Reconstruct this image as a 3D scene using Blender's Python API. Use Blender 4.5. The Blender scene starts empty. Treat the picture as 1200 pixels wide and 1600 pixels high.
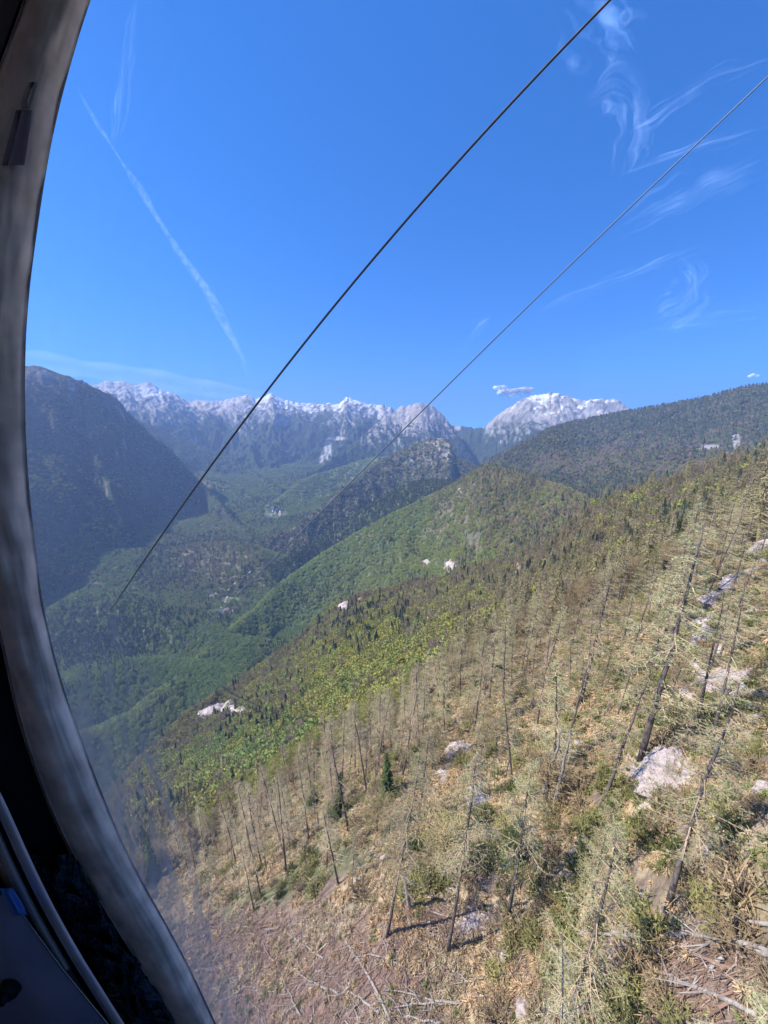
import bpy, math, numpy as np
from mathutils import Vector, Matrix
R = math.radians
C = bpy.context.scene.collection
sc = bpy.context.scene
rng = np.random.default_rng(7)

# ------------------------------------------------------------------ camera
PITCH = R(13.0)
cam_d = bpy.data.cameras.new('camera'); cam = bpy.data.objects.new('camera', cam_d); C.objects.link(cam)
cam_d.sensor_fit = 'HORIZONTAL'; cam_d.sensor_width = 36; cam_d.lens = 18.0
cam_d.clip_start = 0.02; cam_d.clip_end = 60000
cam.location = (0, 0, 0); cam.rotation_euler = (R(90) - PITCH, 0, 0)
sc.camera = cam
# ------------------------------------------------------------------ world, sun, exposure
SUN_EL, SUN_AZ = R(47), R(-99)          # azimuth measured from +Y towards +X
w = bpy.data.worlds.new('World'); sc.world = w; w.use_nodes = True
nt = w.node_tree; bg = nt.nodes['Background']
sky = nt.nodes.new('ShaderNodeTexSky'); sky.sky_type = 'NISHITA'; sky.sun_disc = False
sky.sun_elevation = SUN_EL; sky.sun_rotation = SUN_AZ; sky.altitude = 3000; sky.air_density = 1.0; sky.dust_density = 0.0; sky.ozone_density = 4.0
tcw = nt.nodes.new('ShaderNodeTexCoord'); sx = nt.nodes.new('ShaderNodeSeparateXYZ'); cx_ = nt.nodes.new('ShaderNodeCombineXYZ')
mz = nt.nodes.new('ShaderNodeMath'); mz.operation = 'MAXIMUM'; mz.inputs[1].default_value = 0.0
ma = nt.nodes.new('ShaderNodeMath'); ma.operation = 'MULTIPLY_ADD'; ma.inputs[1].default_value = 1.05; ma.inputs[2].default_value = .17
nt.links.new(tcw.outputs['Generated'], sx.inputs[0]); nt.links.new(sx.outputs[2], mz.inputs[0]); nt.links.new(mz.outputs[0], ma.inputs[0])
nt.links.new(sx.outputs[0], cx_.inputs[0]); nt.links.new(sx.outputs[1], cx_.inputs[1]); nt.links.new(ma.outputs[0], cx_.inputs[2]); nt.links.new(cx_.outputs[0], sky.inputs[0])
hs = nt.nodes.new('ShaderNodeHueSaturation'); hs.inputs['Saturation'].default_value = 1.27; hs.inputs['Hue'].default_value = 0.506; hs.inputs['Value'].default_value = 1.34
nt.links.new(sky.outputs[0], hs.inputs['Color']); nt.links.new(hs.outputs[0], bg.inputs['Color'])
bg.inputs['Strength'].default_value = 0.15
sd = bpy.data.lights.new('sun', 'SUN'); sun = bpy.data.objects.new('sun', sd); C.objects.link(sun)
sd.energy = 4.2; sd.angle = R(0.53); sd.color = (1.0, 0.94, 0.85)
to_sun = Vector((math.sin(SUN_AZ)*math.cos(SUN_EL), math.cos(SUN_AZ)*math.cos(SUN_EL), math.sin(SUN_EL)))
sun.rotation_euler = to_sun.to_track_quat('Z', 'Y').to_euler(); sun.location = to_sun*30
sc.view_settings.view_transform = 'Standard'; sc.view_settings.look = 'None'
sc.view_settings.exposure = 0.94; sc.view_settings.gamma = 1.0; sc.view_settings.use_curve_mapping = False
sc.cycles.max_bounces = 6; sc.cycles.diffuse_bounces = 3; sc.cycles.glossy_bounces = 2; sc.cycles.transmission_bounces = 3
sc.cycles.volume_bounces = 0; sc.cycles.transparent_max_bounces = 64
sc.cycles.use_denoising = True

# ------------------------------------------------------------------ helpers
cp, sp = math.cos(PITCH), math.sin(PITCH)
def ray(px, py):                         # direction through a spot of the 1200 x 1600 photograph
    X = (np.asarray(px, float) - 600)/600; Y = (800 - np.asarray(py, float))/600
    return np.stack([X, cp + Y*sp, Y*cp - sp], -1)
def proj(P):
    P = np.asarray(P, float); f = P[..., 1]*cp - P[..., 2]*sp; u = P[..., 1]*sp + P[..., 2]*cp
    f = np.where(f > 1e-3, f, 1e-3)
    return 600 + 600*P[..., 0]/f, 800 - 600*u/f
def pix_az_tan(px, py):
    d = ray(px, py); h = np.hypot(d[..., 0], d[..., 1]); return np.arctan2(d[..., 0], d[..., 1]), d[..., 2]/h
def tag(o, label=None, cat=None, group=None, kind=None):
    if label: o['label'] = label
    if cat: o['category'] = cat
    if group: o['group'] = group
    if kind: o['kind'] = kind
    return o
def mesh_np(name, V, F, mats=(), mi=None, smooth=False, cols=None, link=True, parent=None):
    """V (n,3), F (m,k) array of one face size or list of such arrays"""
    V = np.asarray(V, np.float32)
    FL = F if isinstance(F, list) else [F]
    FL = [np.asarray(f, np.int32) for f in FL if len(f)]
    me = bpy.data.meshes.new(name)
    me.vertices.add(len(V)); me.vertices.foreach_set('co', V.ravel())
    loops = np.concatenate([f.ravel() for f in FL]); tot = np.concatenate([np.full(len(f), f.shape[1], np.int32) for f in FL])
    st = np.concatenate([[0], np.cumsum(tot)[:-1]]).astype(np.int32)
    me.loops.add(len(loops)); me.loops.foreach_set('vertex_index', loops)
    me.polygons.add(len(tot)); me.polygons.foreach_set('loop_start', st); me.polygons.foreach_set('loop_total', tot)
    if mi is not None: me.polygons.foreach_set('material_index', np.asarray(mi, np.int32))
    me.polygons.foreach_set('use_smooth', np.full(len(tot), bool(smooth)))
    for m in mats: me.materials.append(m)
    if cols is not None:
        a = me.color_attributes.new('tone', 'FLOAT_COLOR', 'POINT')
        c4 = np.ones((len(V), 4), np.float32); c4[:, :3] = cols; a.data.foreach_set('color', c4.ravel())
    me.update(calc_edges=True)
    o = bpy.data.objects.new(name, me)
    if link: C.objects.link(o)
    if parent: o.parent = parent
    return o
class MB:
    """collects tubes, boxes and strips into one mesh"""
    def __init__(s): s.V = []; s.Q = []; s.T = []; s.mq = []; s.mt = []; s.n = 0
    def add(s, V, Q=None, T=None, m=0):
        if Q is not None and len(Q): s.Q.append(np.asarray(Q)+s.n); s.mq.append(np.full(len(Q), m))
        if T is not None and len(T): s.T.append(np.asarray(T)+s.n); s.mt.append(np.full(len(T), m))
        s.V.append(np.asarray(V, float)); s.n += len(V)
    def tube(s, P, rad, k=6, m=0, cap=True):
        P = np.asarray(P, float); n = len(P); rad = np.broadcast_to(np.asarray(rad, float), (n,))
        t = np.gradient(P, axis=0); t /= np.linalg.norm(t, axis=1, keepdims=True)+1e-12
        ref = np.array([0, 0, 1.]) if abs(t[:, 2]).mean() < .8 else np.array([1., 0, 0])
        a = np.cross(t, ref); a /= np.linalg.norm(a, axis=1, keepdims=True)+1e-12; b = np.cross(t, a)
        th = np.arange(k)*2*math.pi/k
        V = P[:, None] + rad[:, None, None]*(np.cos(th)[None, :, None]*a[:, None]+np.sin(th)[None, :, None]*b[:, None])
        i = np.arange(n-1)[:, None]*k; j = np.arange(k)[None]; j2 = (j+1) % k
        Q = np.stack([i+j, i+j2, i+k+j2, i+k+j], -1).reshape(-1, 4)
        V = V.reshape(-1, 3)
        T = None
        if cap:
            V = np.vstack([V, P[0], P[-1]]); c0 = n*k; jj = np.arange(k); j3 = (jj+1) % k
            T = np.vstack([np.stack([j3, jj, np.full(k, c0)], 1), np.stack([(n-1)*k+jj, (n-1)*k+j3, np.full(k, c0+1)], 1)])
        s.add(V, Q, T, m)
    def box(s, lo, hi, m=0, M=None):
        x0, y0, z0 = lo; x1, y1, z1 = hi
        V = np.array([[x0,y0,z0],[x1,y0,z0],[x1,y1,z0],[x0,y1,z0],[x0,y0,z1],[x1,y0,z1],[x1,y1,z1],[x0,y1,z1]], float)
        if M is not None: V = V@np.array(M.to_3x3()).T + np.array(M.translation)
        s.add(V, [[0,3,2,1],[4,5,6,7],[0,1,5,4],[1,2,6,5],[2,3,7,6],[3,0,4,7]], m=m)
    def build(s, name, mats=(), parent=None, smooth=False, link=True, cols=None):
        F = []; mi = []
        if s.Q: F.append(np.vstack(s.Q)); mi.append(np.concatenate(s.mq))
        if s.T: F.append(np.vstack(s.T)); mi.append(np.concatenate(s.mt))
        return mesh_np(name, np.vstack(s.V), F, mats, np.concatenate(mi), smooth, cols, link, parent)
_perm = np.random.default_rng(3).permutation(4096).astype(np.int64)
_gr = np.random.default_rng(5).random(4096)*2*math.pi
_gx, _gy = np.cos(_gr).astype(np.float32), np.sin(_gr).astype(np.float32)
def perlin(x, y, seed=0):
    x = np.asarray(x, np.float64) + seed*17.37; y = np.asarray(y, np.float64) - seed*9.71
    xi = np.floor(x).astype(np.int64); yi = np.floor(y).astype(np.int64)
    fx = (x-xi).astype(np.float32); fy = (y-yi).astype(np.float32)
    u = fx*fx*fx*(fx*(fx*6-15)+10); v = fy*fy*fy*(fy*(fy*6-15)+10)
    def g(ix, iy, dx, dy):
        h = _perm[(_perm[(ix+seed*131) & 4095]+iy) & 4095]; return _gx[h]*dx+_gy[h]*dy
    a = g(xi, yi, fx, fy); b = g(xi+1, yi, fx-1, fy); c = g(xi, yi+1, fx, fy-1); d = g(xi+1, yi+1, fx-1, fy-1)
    return (a+(b-a)*u + ((c+(d-c)*u)-(a+(b-a)*u))*v)*1.5
def fbm(x, y, o=4, seed=0, g=.5):
    s = 0; a = 1; n = 0
    for k in range(o): s = s + a*perlin(x*2**k, y*2**k, seed+k); n += a; a *= g
    return s/n
def ridged(x, y, o=4, seed=0, g=.5):
    s = 0; a = 1; n = 0
    for k in range(o): s = s + a*(1-np.abs(perlin(x*2**k, y*2**k, seed+k))*1.6); n += a; a *= g
    return s/n
def sstep(a, b, x):
    t = np.clip((x-a)/(b-a), 0, 1); return t*t*(3-2*t)
# ------------------------------------------------------------------ terrain
# every ridge is a crest line (where it was seen, how far away it is) turned into azimuth / distance / height
def crest(pts):
    p = np.array(pts, float); az, t = pix_az_tan(p[:, 0], p[:, 1]); o = np.argsort(az)
    return az[o], p[o, 2], (t*p[:, 2])[o]
# near hillside: control spots (px, py, depth) -> smooth surface of z/r over (azimuth, ln r)
NEAR = [(605,1465,34.5),(1000,1190,37.5),(1200,1000,50),(1200,850,78),(1200,1300,22),(447,1347,69),(395,1425,54),(300,1500,50),
 (500,1600,34),(800,1600,27),(1000,1400,27),(800,1300,42),(700,1180,68),(560,1170,130),(480,1230,110),(400,1200,230),(300,1250,210),
 (200,1350,160),(250,1450,90),(600,1000,380),(530,950,600),(350,1100,520),(250,1170,520),(170,1260,420),(700,905,520),(800,880,430),
 (900,820,420),(1000,770,400),(1100,740,370),(1200,715,330),(905,1105,62),(900,1000,95),(800,1000,130),(700,1000,230),(1000,900,160),
 (1100,850,160),(1150,950,60),(1100,1080,45),(1200,1600,16),(850,920,260),(620,1100,190),(480,1080,330),(1200,1130,33),(100,1500,60),(1300,1000,42),
 (1300,800,120),(640,940,440),(430,1140,360),(1000,1600,20),(700,1400,38)]
p = np.array(NEAR, float); d = ray(p[:, 0], p[:, 1])*p[:, 2:3]
d = np.vstack([d, [[0, 9, -41], [-9, 8, -47], [9, 6, -31], [-60, 30, -92], [30, -4, -14]]])
naz = np.arctan2(d[:, 0], d[:, 1]); nr = np.hypot(d[:, 0], d[:, 1]); nu = d[:, 2]/nr
def _feat(az, r): return np.stack([az*2.2, np.log(r)], -1)
Q = _feat(naz, nr)
def _k(r2): return r2*np.log(r2+1e-9)*.5
A = _k(((Q[:, None]-Q[None])**2).sum(-1)) + np.eye(len(Q))*0.06
Pm = np.hstack([np.ones((len(Q), 1)), Q]); Z3 = np.zeros((3, 3))
sol = np.linalg.solve(np.block([[A, Pm], [Pm.T, Z3]]), np.concatenate([nu, np.zeros(3)]))
def near_u(az, r):
    f = _feat(az, r); out = sol[-3] + sol[-2]*f[..., 0] + sol[-1]*f[..., 1]
    for q, c in zip(Q, sol[:-3]): out = out + c*_k((f[..., 0]-q[0])**2+(f[..., 1]-q[1])**2)
    return out
c_near = crest([(60,1420,330),(120,1330,380),(170,1260,420),(250,1165,520),(300,1115,600),(350,1085,640),(400,1052,640),(470,1000,640),(530,945,650),(560,935,620),(600,925,590),(700,905,540),(800,880,460),
 (860,850,450),(930,795,440),(1000,768,430),(1100,738,420),(1200,712,420),(1300,690,420)])
LAY = [
 dict(n='left_mountain', c=[(-250,470,3400),(-100,500,3500),(0,548,3500),(38,566,3500),(60,568,3500),(85,577,3500),(100,582,3500),(125,592,3550),(150,602,3600),(180,620,3700),(200,642,3750),(230,672,3750),(260,695,3700),(290,727,3550),(310,747,3400),(340,777,2950),(360,800,2620),(385,824,2250),(404,838,2080)],
      sf=.60, sb=.7, w=45, A=250, lam=560, az=2.0),
 dict(n='near_ridge', c=[(60,1180,850),(200,1120,900),(280,1060,970),(340,1000,1120),(400,952,1280),(440,910,1400),(480,882,1450),(530,850,1500),(580,820,1480),(640,790,1420),(700,762,1350),(760,728,1250),(850,752,1050),(930,785,900),(1000,800,800)],
      sf=.42, sb=.8, w=25, A=52, lam=230, az=2.2),
 dict(n='forest_hill', c=[(690,775,2150),(720,748,2200),(760,722,2250),(800,701,2300),(860,671,2300),(900,660,2300),(1000,642,2300),(1100,625,2250),(1160,608,2200),(1200,604,2200),(1300,588,2150),(1420,570,2100)],
      sf=.27, sb=.4, w=60, A=46, lam=420, az=1.5),
 dict(n='dark_ridge', c=[(430,885,1700),(460,868,1750),(490,847,1880),(520,827,1950),(560,800,2000),(600,775,2020),(640,757,2050),(690,750,2050),(720,752,2000)],
      sf=.5, sb=.7, w=30, A=40, lam=220, az=2),
 dict(n='cliff_knob', c=[(400,850,2000),(450,826,2120),(480,806,2180),(510,783,2300),(540,757,2450),(560,745,2550),(590,722,2750),(620,705,2850),(660,690,2950),(690,681,2950),(703,690,2900),(712,715,2850)],
      sf=.62, sb=.7, w=22, A=85, lam=280, az=1.8),
 dict(n='rocky_peak', c=[(380,800,3530),(440,768,3780),(480,738,4200),(510,716,4620),(540,697,4870),(570,674,5040),(600,648,5210),(625,633,5290),(650,627,5290),(670,628,5290),(690,641,5290),(705,662,5210),(722,690,5040),(745,730,4870)],
      sf=1.0, sb=.9, w=30, A=220, lam=620, az=1.6),
 dict(n='massif', c=[(705,690,5520),(730,672,5520),(753,668,5520),(763,659,5520),(773,647,5520),(793,636,5520),(817,620,5520),(830,613,5520),(853,612,5520),(870,610,5520),(887,617,5520),(907,620,5520),(940,621,5520),(967,622,5520),(975,630,5520),(997,637,5520),(1060,655,5440),(1150,700,5360)],
      sf=.95, sb=.8, w=40, A=190, lam=620, az=1.4),
 dict(n='back_range', c=[(-200,640,6560),(100,598,6720),(150,596,6800),(165,593,6800),(192,592,6800),(235,595,6800),(255,602,6800),(270,610,6800),(300,622,6800),(350,622,6800),(372,614,6800),(385,612,6800),(400,618,6800),(425,609,6800),(445,622,6800),(490,626,6800),(515,625,6800),(530,627,6800),(542,617,6800),(555,622,6800),(575,629,6800),(600,630,6800),(650,650,6880),(690,656,6960),(715,662,6960),(755,665,6960),(800,680,6960),(900,720,6880)],
      sf=.46, sb=.6, w=60, A=330, lam=1150, az=1.3),
 dict(n='side_ridge', c=[(120,640,5210),(200,650,5290),(260,675,5290),(300,690,5210),(340,705,5040),(380,725,4700),(410,745,4000),(438,760,3500)],
      sf=.5, sb=.6, w=40, A=130, lam=520, az=2.2),
 dict(n='spur', c=[(425,785,3000),(440,775,3200),(470,752,3400),(500,740,3600),(540,728,3800),(580,715,4000),(640,712,4100)],
      sf=.36, sb=.5, w=40, A=60, lam=380, az=2),
 dict(n='foothill', c=[(200,700,4300),(250,722,4200),(300,738,4100),(350,754,3800),(390,772,3400),(418,788,2950)],
      sf=.36, sb=.5, w=50, A=70, lam=380, az=2),
 dict(n='foothill', c=[(-150,900,2200),(20,880,2300),(100,868,2300),(180,862,2200),(260,858,2150),(330,850,2050),(380,850,1950),(410,862,1850)],
      sf=.22, sb=.3, w=80, A=50, lam=380, az=1.2),
 dict(n='foothill', c=[(-150,1010,1500),(60,965,1650),(140,925,1740),(200,935,1550),(260,960,1320),(330,985,1150),(380,1010,1030)],
      sf=.28, sb=.3, w=60, A=40, lam=300, az=1.2),
 dict(n='foothill', c=[(60,1090,1080),(130,1060,1100),(200,1040,1090),(260,1038,1050),(330,1050,940),(380,1080,820)],
      sf=.35, sb=.35, w=40, A=30, lam=240, az=1.2),
]
NAMES = ['valley_floor', 'near_hillside'] + [l['n'] for l in LAY]
for l in LAY: l['az_'], l['r_'], l['z_'] = crest(l['c'])

NA = 1150
AZ = np.linspace(R(-66), R(66), NA)
RR = np.concatenate([np.exp(np.linspace(math.log(7), math.log(600), 620, endpoint=False)), np.exp(np.linspace(math.log(600), math.log(3800), 600, endpoint=False)),
                     np.linspace(3800, 7400, 470, endpoint=False), np.linspace(7400, 9500, 24)])
NR = len(RR)
def heights(az, r):
    x = r*np.sin(az); y = r*np.cos(az)
    big = fbm(x/600, y/600, 4, 50)
    floor = -682 + 0.0*r + sstep(1800, 2700, r)*45 + sstep(2900, 4300, r)*85 + sstep(4400, 6500, r)*60 + big*30*sstep(500, 1200, r) + fbm(x/170, y/170, 3, 60)*16
    floor = floor + 40*sstep(R(-28), R(-50), az)*fbm(x/300, y/300, 3, 66)
    H = floor; own = np.zeros(H.shape, np.int8)
    # near hillside
    rc = np.interp(az, c_near[0], c_near[1])
    u_c = near_u(az, rc); rr = np.minimum(r, rc)
    # columns of azimuth are shared: evaluate the surface inside the crest only
    un = near_u(az, np.maximum(rr, 7.0)); zn = un*rr
    tc = np.interp(az, c_near[0], c_near[2]/c_near[1])
    zn = zn + (tc-u_c)*rc*np.exp(-((rc-rr)/(.35*rc))**2*2)
    dn = np.maximum(r-rc, 0); zn = zn - 1.15*(np.sqrt(dn**2+15**2)-15)
    amp = np.clip((r-14)/60, .12, 1)
    g = ridged(x/46+fbm(x/80, y/80, 2, 4)*.5, y/70, 4, 9)
    zn = zn + amp*((g-.72)*7.5*sstep(60, 300, r) + fbm(x/14, y/14, 4, 11)*1.6) + fbm(x/3.1, y/3.1, 3, 21)*.33
    m = zn > H; own[m] = 1; H = np.maximum(H, zn)
    for k, l in enumerate(LAY):
        a, rcs, zc = l['az_'], l['r_'], l['z_']
        rc = np.interp(az, a, rcs); z0 = np.interp(az, a, zc)
        rocky = l['n'] in ('rocky_peak', 'massif', 'back_range')
        jag = (ridged(az*rc/330, 0*az+k, 5, 90+k, .58)-.7)*(85 if l['n'] != 'rocky_peak' else 60) + (ridged(az*rc/85, 0*az+k+.5, 3, 190+k, .6)-.7)*30 if rocky else 0
        out = np.maximum(a[0]-az, 0)+np.maximum(az-a[-1], 0); z0 = z0 - out*rc*.45
        dd = r-rc; z = z0 - ((l['sb']+l['sf'])/2*(np.sqrt(dd**2+l['w']**2)-l['w']) + (l['sb']-l['sf'])/2*dd)
        arc = az*np.median(rcs)/l['lam']; rad = r/(l['lam']*l['az'])
        wx = fbm(arc*.6, rad*.9, 3, 30+k)*.7
        g = ridged(arc+wx, rad+wx*.4, 6 if rcs.mean() > 3200 else 5, 40+3*k, .60 if rcs.mean() > 3200 else .54)
        tp = np.clip(np.abs(dd)/(l['lam']*.9), .12, 1)
        z = z - l['A']*np.clip(1.02-g, -.2, 1)*tp*1.5
        if l['n'] in ('rocky_peak', 'massif', 'back_range', 'cliff_knob', 'left_mountain', 'side_ridge'):
            st = ridged(x/150+wx, y/150, 4, 80+k); z = z + (st-.7)*(44 if l['n'] in ('rocky_peak', 'massif', 'back_range') else 26)*np.clip(tp*3, .3, 1) + (ridged(x/47+wx, y/60, 3, 95+k)-.7)*16*np.clip(tp*3, .3, 1)
        z = z + jag*np.exp(-np.abs(dd)/260)
        m = z > H; own[m] = k+2; H = np.maximum(H, z)
    return H, own
G_AZ, G_R = np.meshgrid(AZ, RR, indexing='ij')
H = np.empty(G_AZ.shape); OWN = np.empty(G_AZ.shape, np.int8)
for i in range(0, NA, 115): H[i:i+115], OWN[i:i+115] = heights(G_AZ[i:i+115], G_R[i:i+115])
GX = G_R*np.sin(G_AZ); GY = G_R*np.cos(G_AZ)
TAN = H/G_R; RUNMAX = np.maximum.accumulate(TAN, axis=1)
def grid_ix(az, r):
    ia = np.clip((az-AZ[0])/(AZ[1]-AZ[0]), 0, NA-1.001); ir = np.clip(np.interp(r, RR, np.arange(NR)), 0, NR-1.001); return ia, ir
def bil(G, az, r):
    ia, ir = grid_ix(az, r); i = ia.astype(int); j = ir.astype(int); a = ia-i; b = ir-j
    return G[i, j]*(1-a)*(1-b)+G[i+1, j]*a*(1-b)+G[i, j+1]*(1-a)*b+G[i+1, j+1]*a*b
def ground(x, y): return bil(H, np.arctan2(x, y), np.hypot(x, y))
def hit(px, py):                         # first ground under a spot of the photograph
    az, t = pix_az_tan(px, py); i = int(round((az-AZ[0])/(AZ[1]-AZ[0]))); i = min(max(i, 0), NA-1)
    j = int(np.argmax(TAN[i] >= t)); r = RR[max(j, 1)]
    if j > 0:
        t0, t1 = TAN[i, j-1], TAN[i, j]; r = RR[j-1] + (RR[j]-RR[j-1])*np.clip((t-t0)/(t1-t0+1e-12), 0, 1)
    x, y = r*math.sin(az), r*math.cos(az); return np.array([x, y, float(ground(x, y))])
PX, PY = proj(np.stack([GX, GY, H], -1))
dHr = np.gradient(H, axis=1)/np.gradient(G_R, axis=1); dHa = np.gradient(H, axis=0)/(G_R*(AZ[1]-AZ[0]))
SL = np.hypot(dHr, dHa)
# ------------------------------------------------------------------ ground colours (what the ground is, not how it is lit)
def mix(a, b, t): t = np.clip(t, 0, 1)[..., None]; return a*(1-t)+np.asarray(b)*t
def blob(cx, cy, rx, ry, soft=.35): # footprint of a feature, found from where it was seen
    return 1-sstep(1-soft, 1+soft, np.hypot((PX-cx)/rx, (PY-cy)/ry))
n1 = fbm(GX/9, GY/9, 4, 101); n2 = fbm(GX/2.2, GY/2.2, 3, 105); n3 = fbm(GX/60, GY/60, 4, 109); n4 = fbm(GX/350, GY/350, 4, 115)
COL = np.broadcast_to(np.array([.075, .07, .04]), GX.shape+(3,)).copy()
near = OWN == 1; rr = G_R
straw = np.array([.52, .40, .25]); rock = np.array([.60, .52, .50]); litter = np.array([.20, .145, .115]); grn = np.array([.13, .15, .055])
c = mix(np.broadcast_to(litter, GX.shape+(3,)), straw, sstep(-.25, .25, n1+.35*n2+.12))
c = mix(c, grn, sstep(.05, .45, fbm(GX/17, GY/17, 3, 131)+.1)*.75)
c = mix(c, rock, sstep(.10, .34, ridged(GX/13, GY/8, 4, 141)-.72+.25*n2)*.85)
tanz = np.clip(blob(720,1240,110,60)+blob(980,1010,70,50)+blob(940,1110,60,40)+blob(1090,960,40,60)+blob(700,1520,120,40)+blob(1120,1240,60,40)+blob(620,1290,100,60)*.7+blob(860,1250,40,50), 0, 1)
c = mix(c, np.array([.56, .38, .20]), tanz*.85*sstep(-.5, .1, n2+n1))
brush = np.clip(sstep(1400, 1480, PY+fbm(GX/6, GY/6, 3, 7)*60)*sstep(760, 600, PX)+blob(1050,1560,190,90)*.8, 0, 1)*(rr < 130)
c = mix(c, np.array([.25, .165, .13])*1.0, brush*sstep(-.6, .2, n2))
fz = sstep(100, 260, rr)                                   # farther down: floor under the woodland
under = mix(np.broadcast_to(np.array([.19, .165, .09]), GX.shape+(3,)), np.array([.26, .20, .13]), sstep(-.2, .3, n3))
c = mix(c, under, fz*.9)
for (bx, by, rx, ry) in [(535,952,8,14),(350,1108,22,9),(375,1115,16,12),(320,1120,26,5),(808,905,6,18),(700,885,10,9),(820,880,14,6),(765,965,16,7),(560,1155,9,6),(465,1050,8,22),(705,1180,26,22),(745,1245,16,26),(1140,1070,46,22),(1100,1000,30,60),(1035,1210,46,30),(1185,860,22,30),(790,1490,16,14),(1022,1305,16,10),(690,1190,14,30),(1000,1400,14,10)]:
    c = mix(c, rock*1.05, blob(bx, by, rx, ry)*sstep(-.45, .0, n2+.3*n1)*.95)
COL[near] = c[near]
# middle ground
fg = mix(np.broadcast_to(np.array([.085, .12, .05]), GX.shape+(3,)), np.array([.19, .165, .11]), sstep(-.1, .35, n4+.4*n3))
mid = np.isin(OWN, [0, 3, 5, 11, 12, 13, 14, 15]); COL[mid] = fg[mid]
fh = mix(np.broadcast_to(np.array([.035, .05, .032]), GX.shape+(3,)), np.array([.13, .10, .085]), sstep(.0, .4, n4+.6*n3)*sstep(250, -60, H))
COL[OWN == 4] = fh[OWN == 4]
steep = .6*sstep(1.7, 2.6, SL)*np.isin(OWN, [3, 4, 5, 11]); COL = mix(COL, np.array([.24, .20, .15]), steep)
meadow = np.clip(blob(358,938,18,6)+blob(140,922,30,9)*.7+blob(430,805,18,7)*.5+blob(465,745,30,10)*.5+blob(330,985,14,3)*.6, 0, 1)*np.isin(OWN, [0, 2, 3, 11, 12, 13, 14, 15])
COL = mix(COL, np.array([.17, .20, .075]), meadow)
clear = np.clip(blob(1150,690,7,17)+blob(1143,683,5,8)+blob(1110,700,18,5)+blob(1185,672,9,3), 0, 1)*(OWN == 4)
clear2 = blob(980,704,80,4)*.35*(OWN == 4); COL = mix(COL, np.array([.34, .32, .30]), clear); COL = mix(COL, np.array([.2, .17, .13]), clear2)
for (bx, by, rx, ry) in [(703,885,10,7),(665,880,8,5),(720,765,6,4)]: COL = mix(COL, rock*.85, blob(bx, by, rx, ry)*(OWN == 3))
# high mountains: forest low, limestone, snow in the hollows
hi = np.isin(OWN, [2, 6, 7, 8, 9, 10])
rk = ridged(GX/120+n4, GY/120, 4, 151); lime = mix(np.broadcast_to(np.array([.42, .395, .37]), GX.shape+(3,)), np.array([.22, .205, .19]), sstep(.50, .78, rk))
lime = mix(lime, np.array([.58, .49, .41]), sstep(.05, .35, n4)*.7)
scrub = np.array([.06, .08, .045]); tl = np.zeros(GX.shape)
tl[OWN == 2] = 330; tl[OWN == 6] = -150; tl[OWN == 7] = -60; tl[OWN == 8] = 30; tl[OWN == 9] = 150; tl[OWN == 10] = 110
fmask = sstep(70, -70, H-tl+n4*170+fbm(GX/90, GY/90, 3, 161)*110+(SL-.8)*130)
ch = mix(lime, scrub, fmask)
ch = np.where((OWN == 2)[..., None], mix(ch, np.array([.075, .068, .05]), sstep(-.1, .3, n4+.5*n3)*.8), ch)
lap = np.zeros_like(H)
for s_ in (4, 9):
    lap += (np.roll(H, s_, 0)+np.roll(H, -s_, 0)+np.roll(H, s_, 1)+np.roll(H, -s_, 1)-4*H)/(s_*10)
snowline = np.where(OWN == 9, 190, np.where(OWN == 8, 170, np.where(OWN == 2, 360, 330)))
sn = sstep(-.1, .5, (H-snowline)/150 + np.clip(lap, -2, 2)*.5 + n3*.9+n4*.9 -.14+1.3*fbm(GX/75, GY/75, 4, 171)- np.clip(SL-.75, 0, 3)*1.0)*(H > snowline-220)
sn = sn*np.where(OWN == 9, .18+.82*sstep(330, 450, PX)+.75*np.exp(-(((PX-238)/30)**2+((PY-613)/9)**2)), 1); sn = np.where(OWN == 2, sn*.15, sn); sn = np.where(OWN == 7, sn*.3, sn)
ch = mix(ch, np.array([.86, .87, .90]), sn*np.isin(OWN, [2, 7, 8, 9]))
scr = np.clip(blob(528,685,12,3)+blob(512,702,6,16)+blob(503,718,4,9)+blob(715,668,5,5), 0, 1); ch = mix(ch, np.array([.6, .57, .53]), scr*.9)
COL[hi] = ch[hi]
sp_ = (OWN == 11)*.7; COL = mix(COL, np.array([.20, .25, .11]), sp_); kn = (OWN == 6)*(SL < 1.3)*.7; COL = mix(COL, np.array([.22, .19, .12]), kn)
gh = (blob(485,740,45,16)+blob(395,760,30,18)*.5)*hi; COL = mix(COL, np.array([.09, .13, .05]), gh*.8)
COL = COL*(1+.12*n2*(rr < 150))[..., None]

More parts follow.
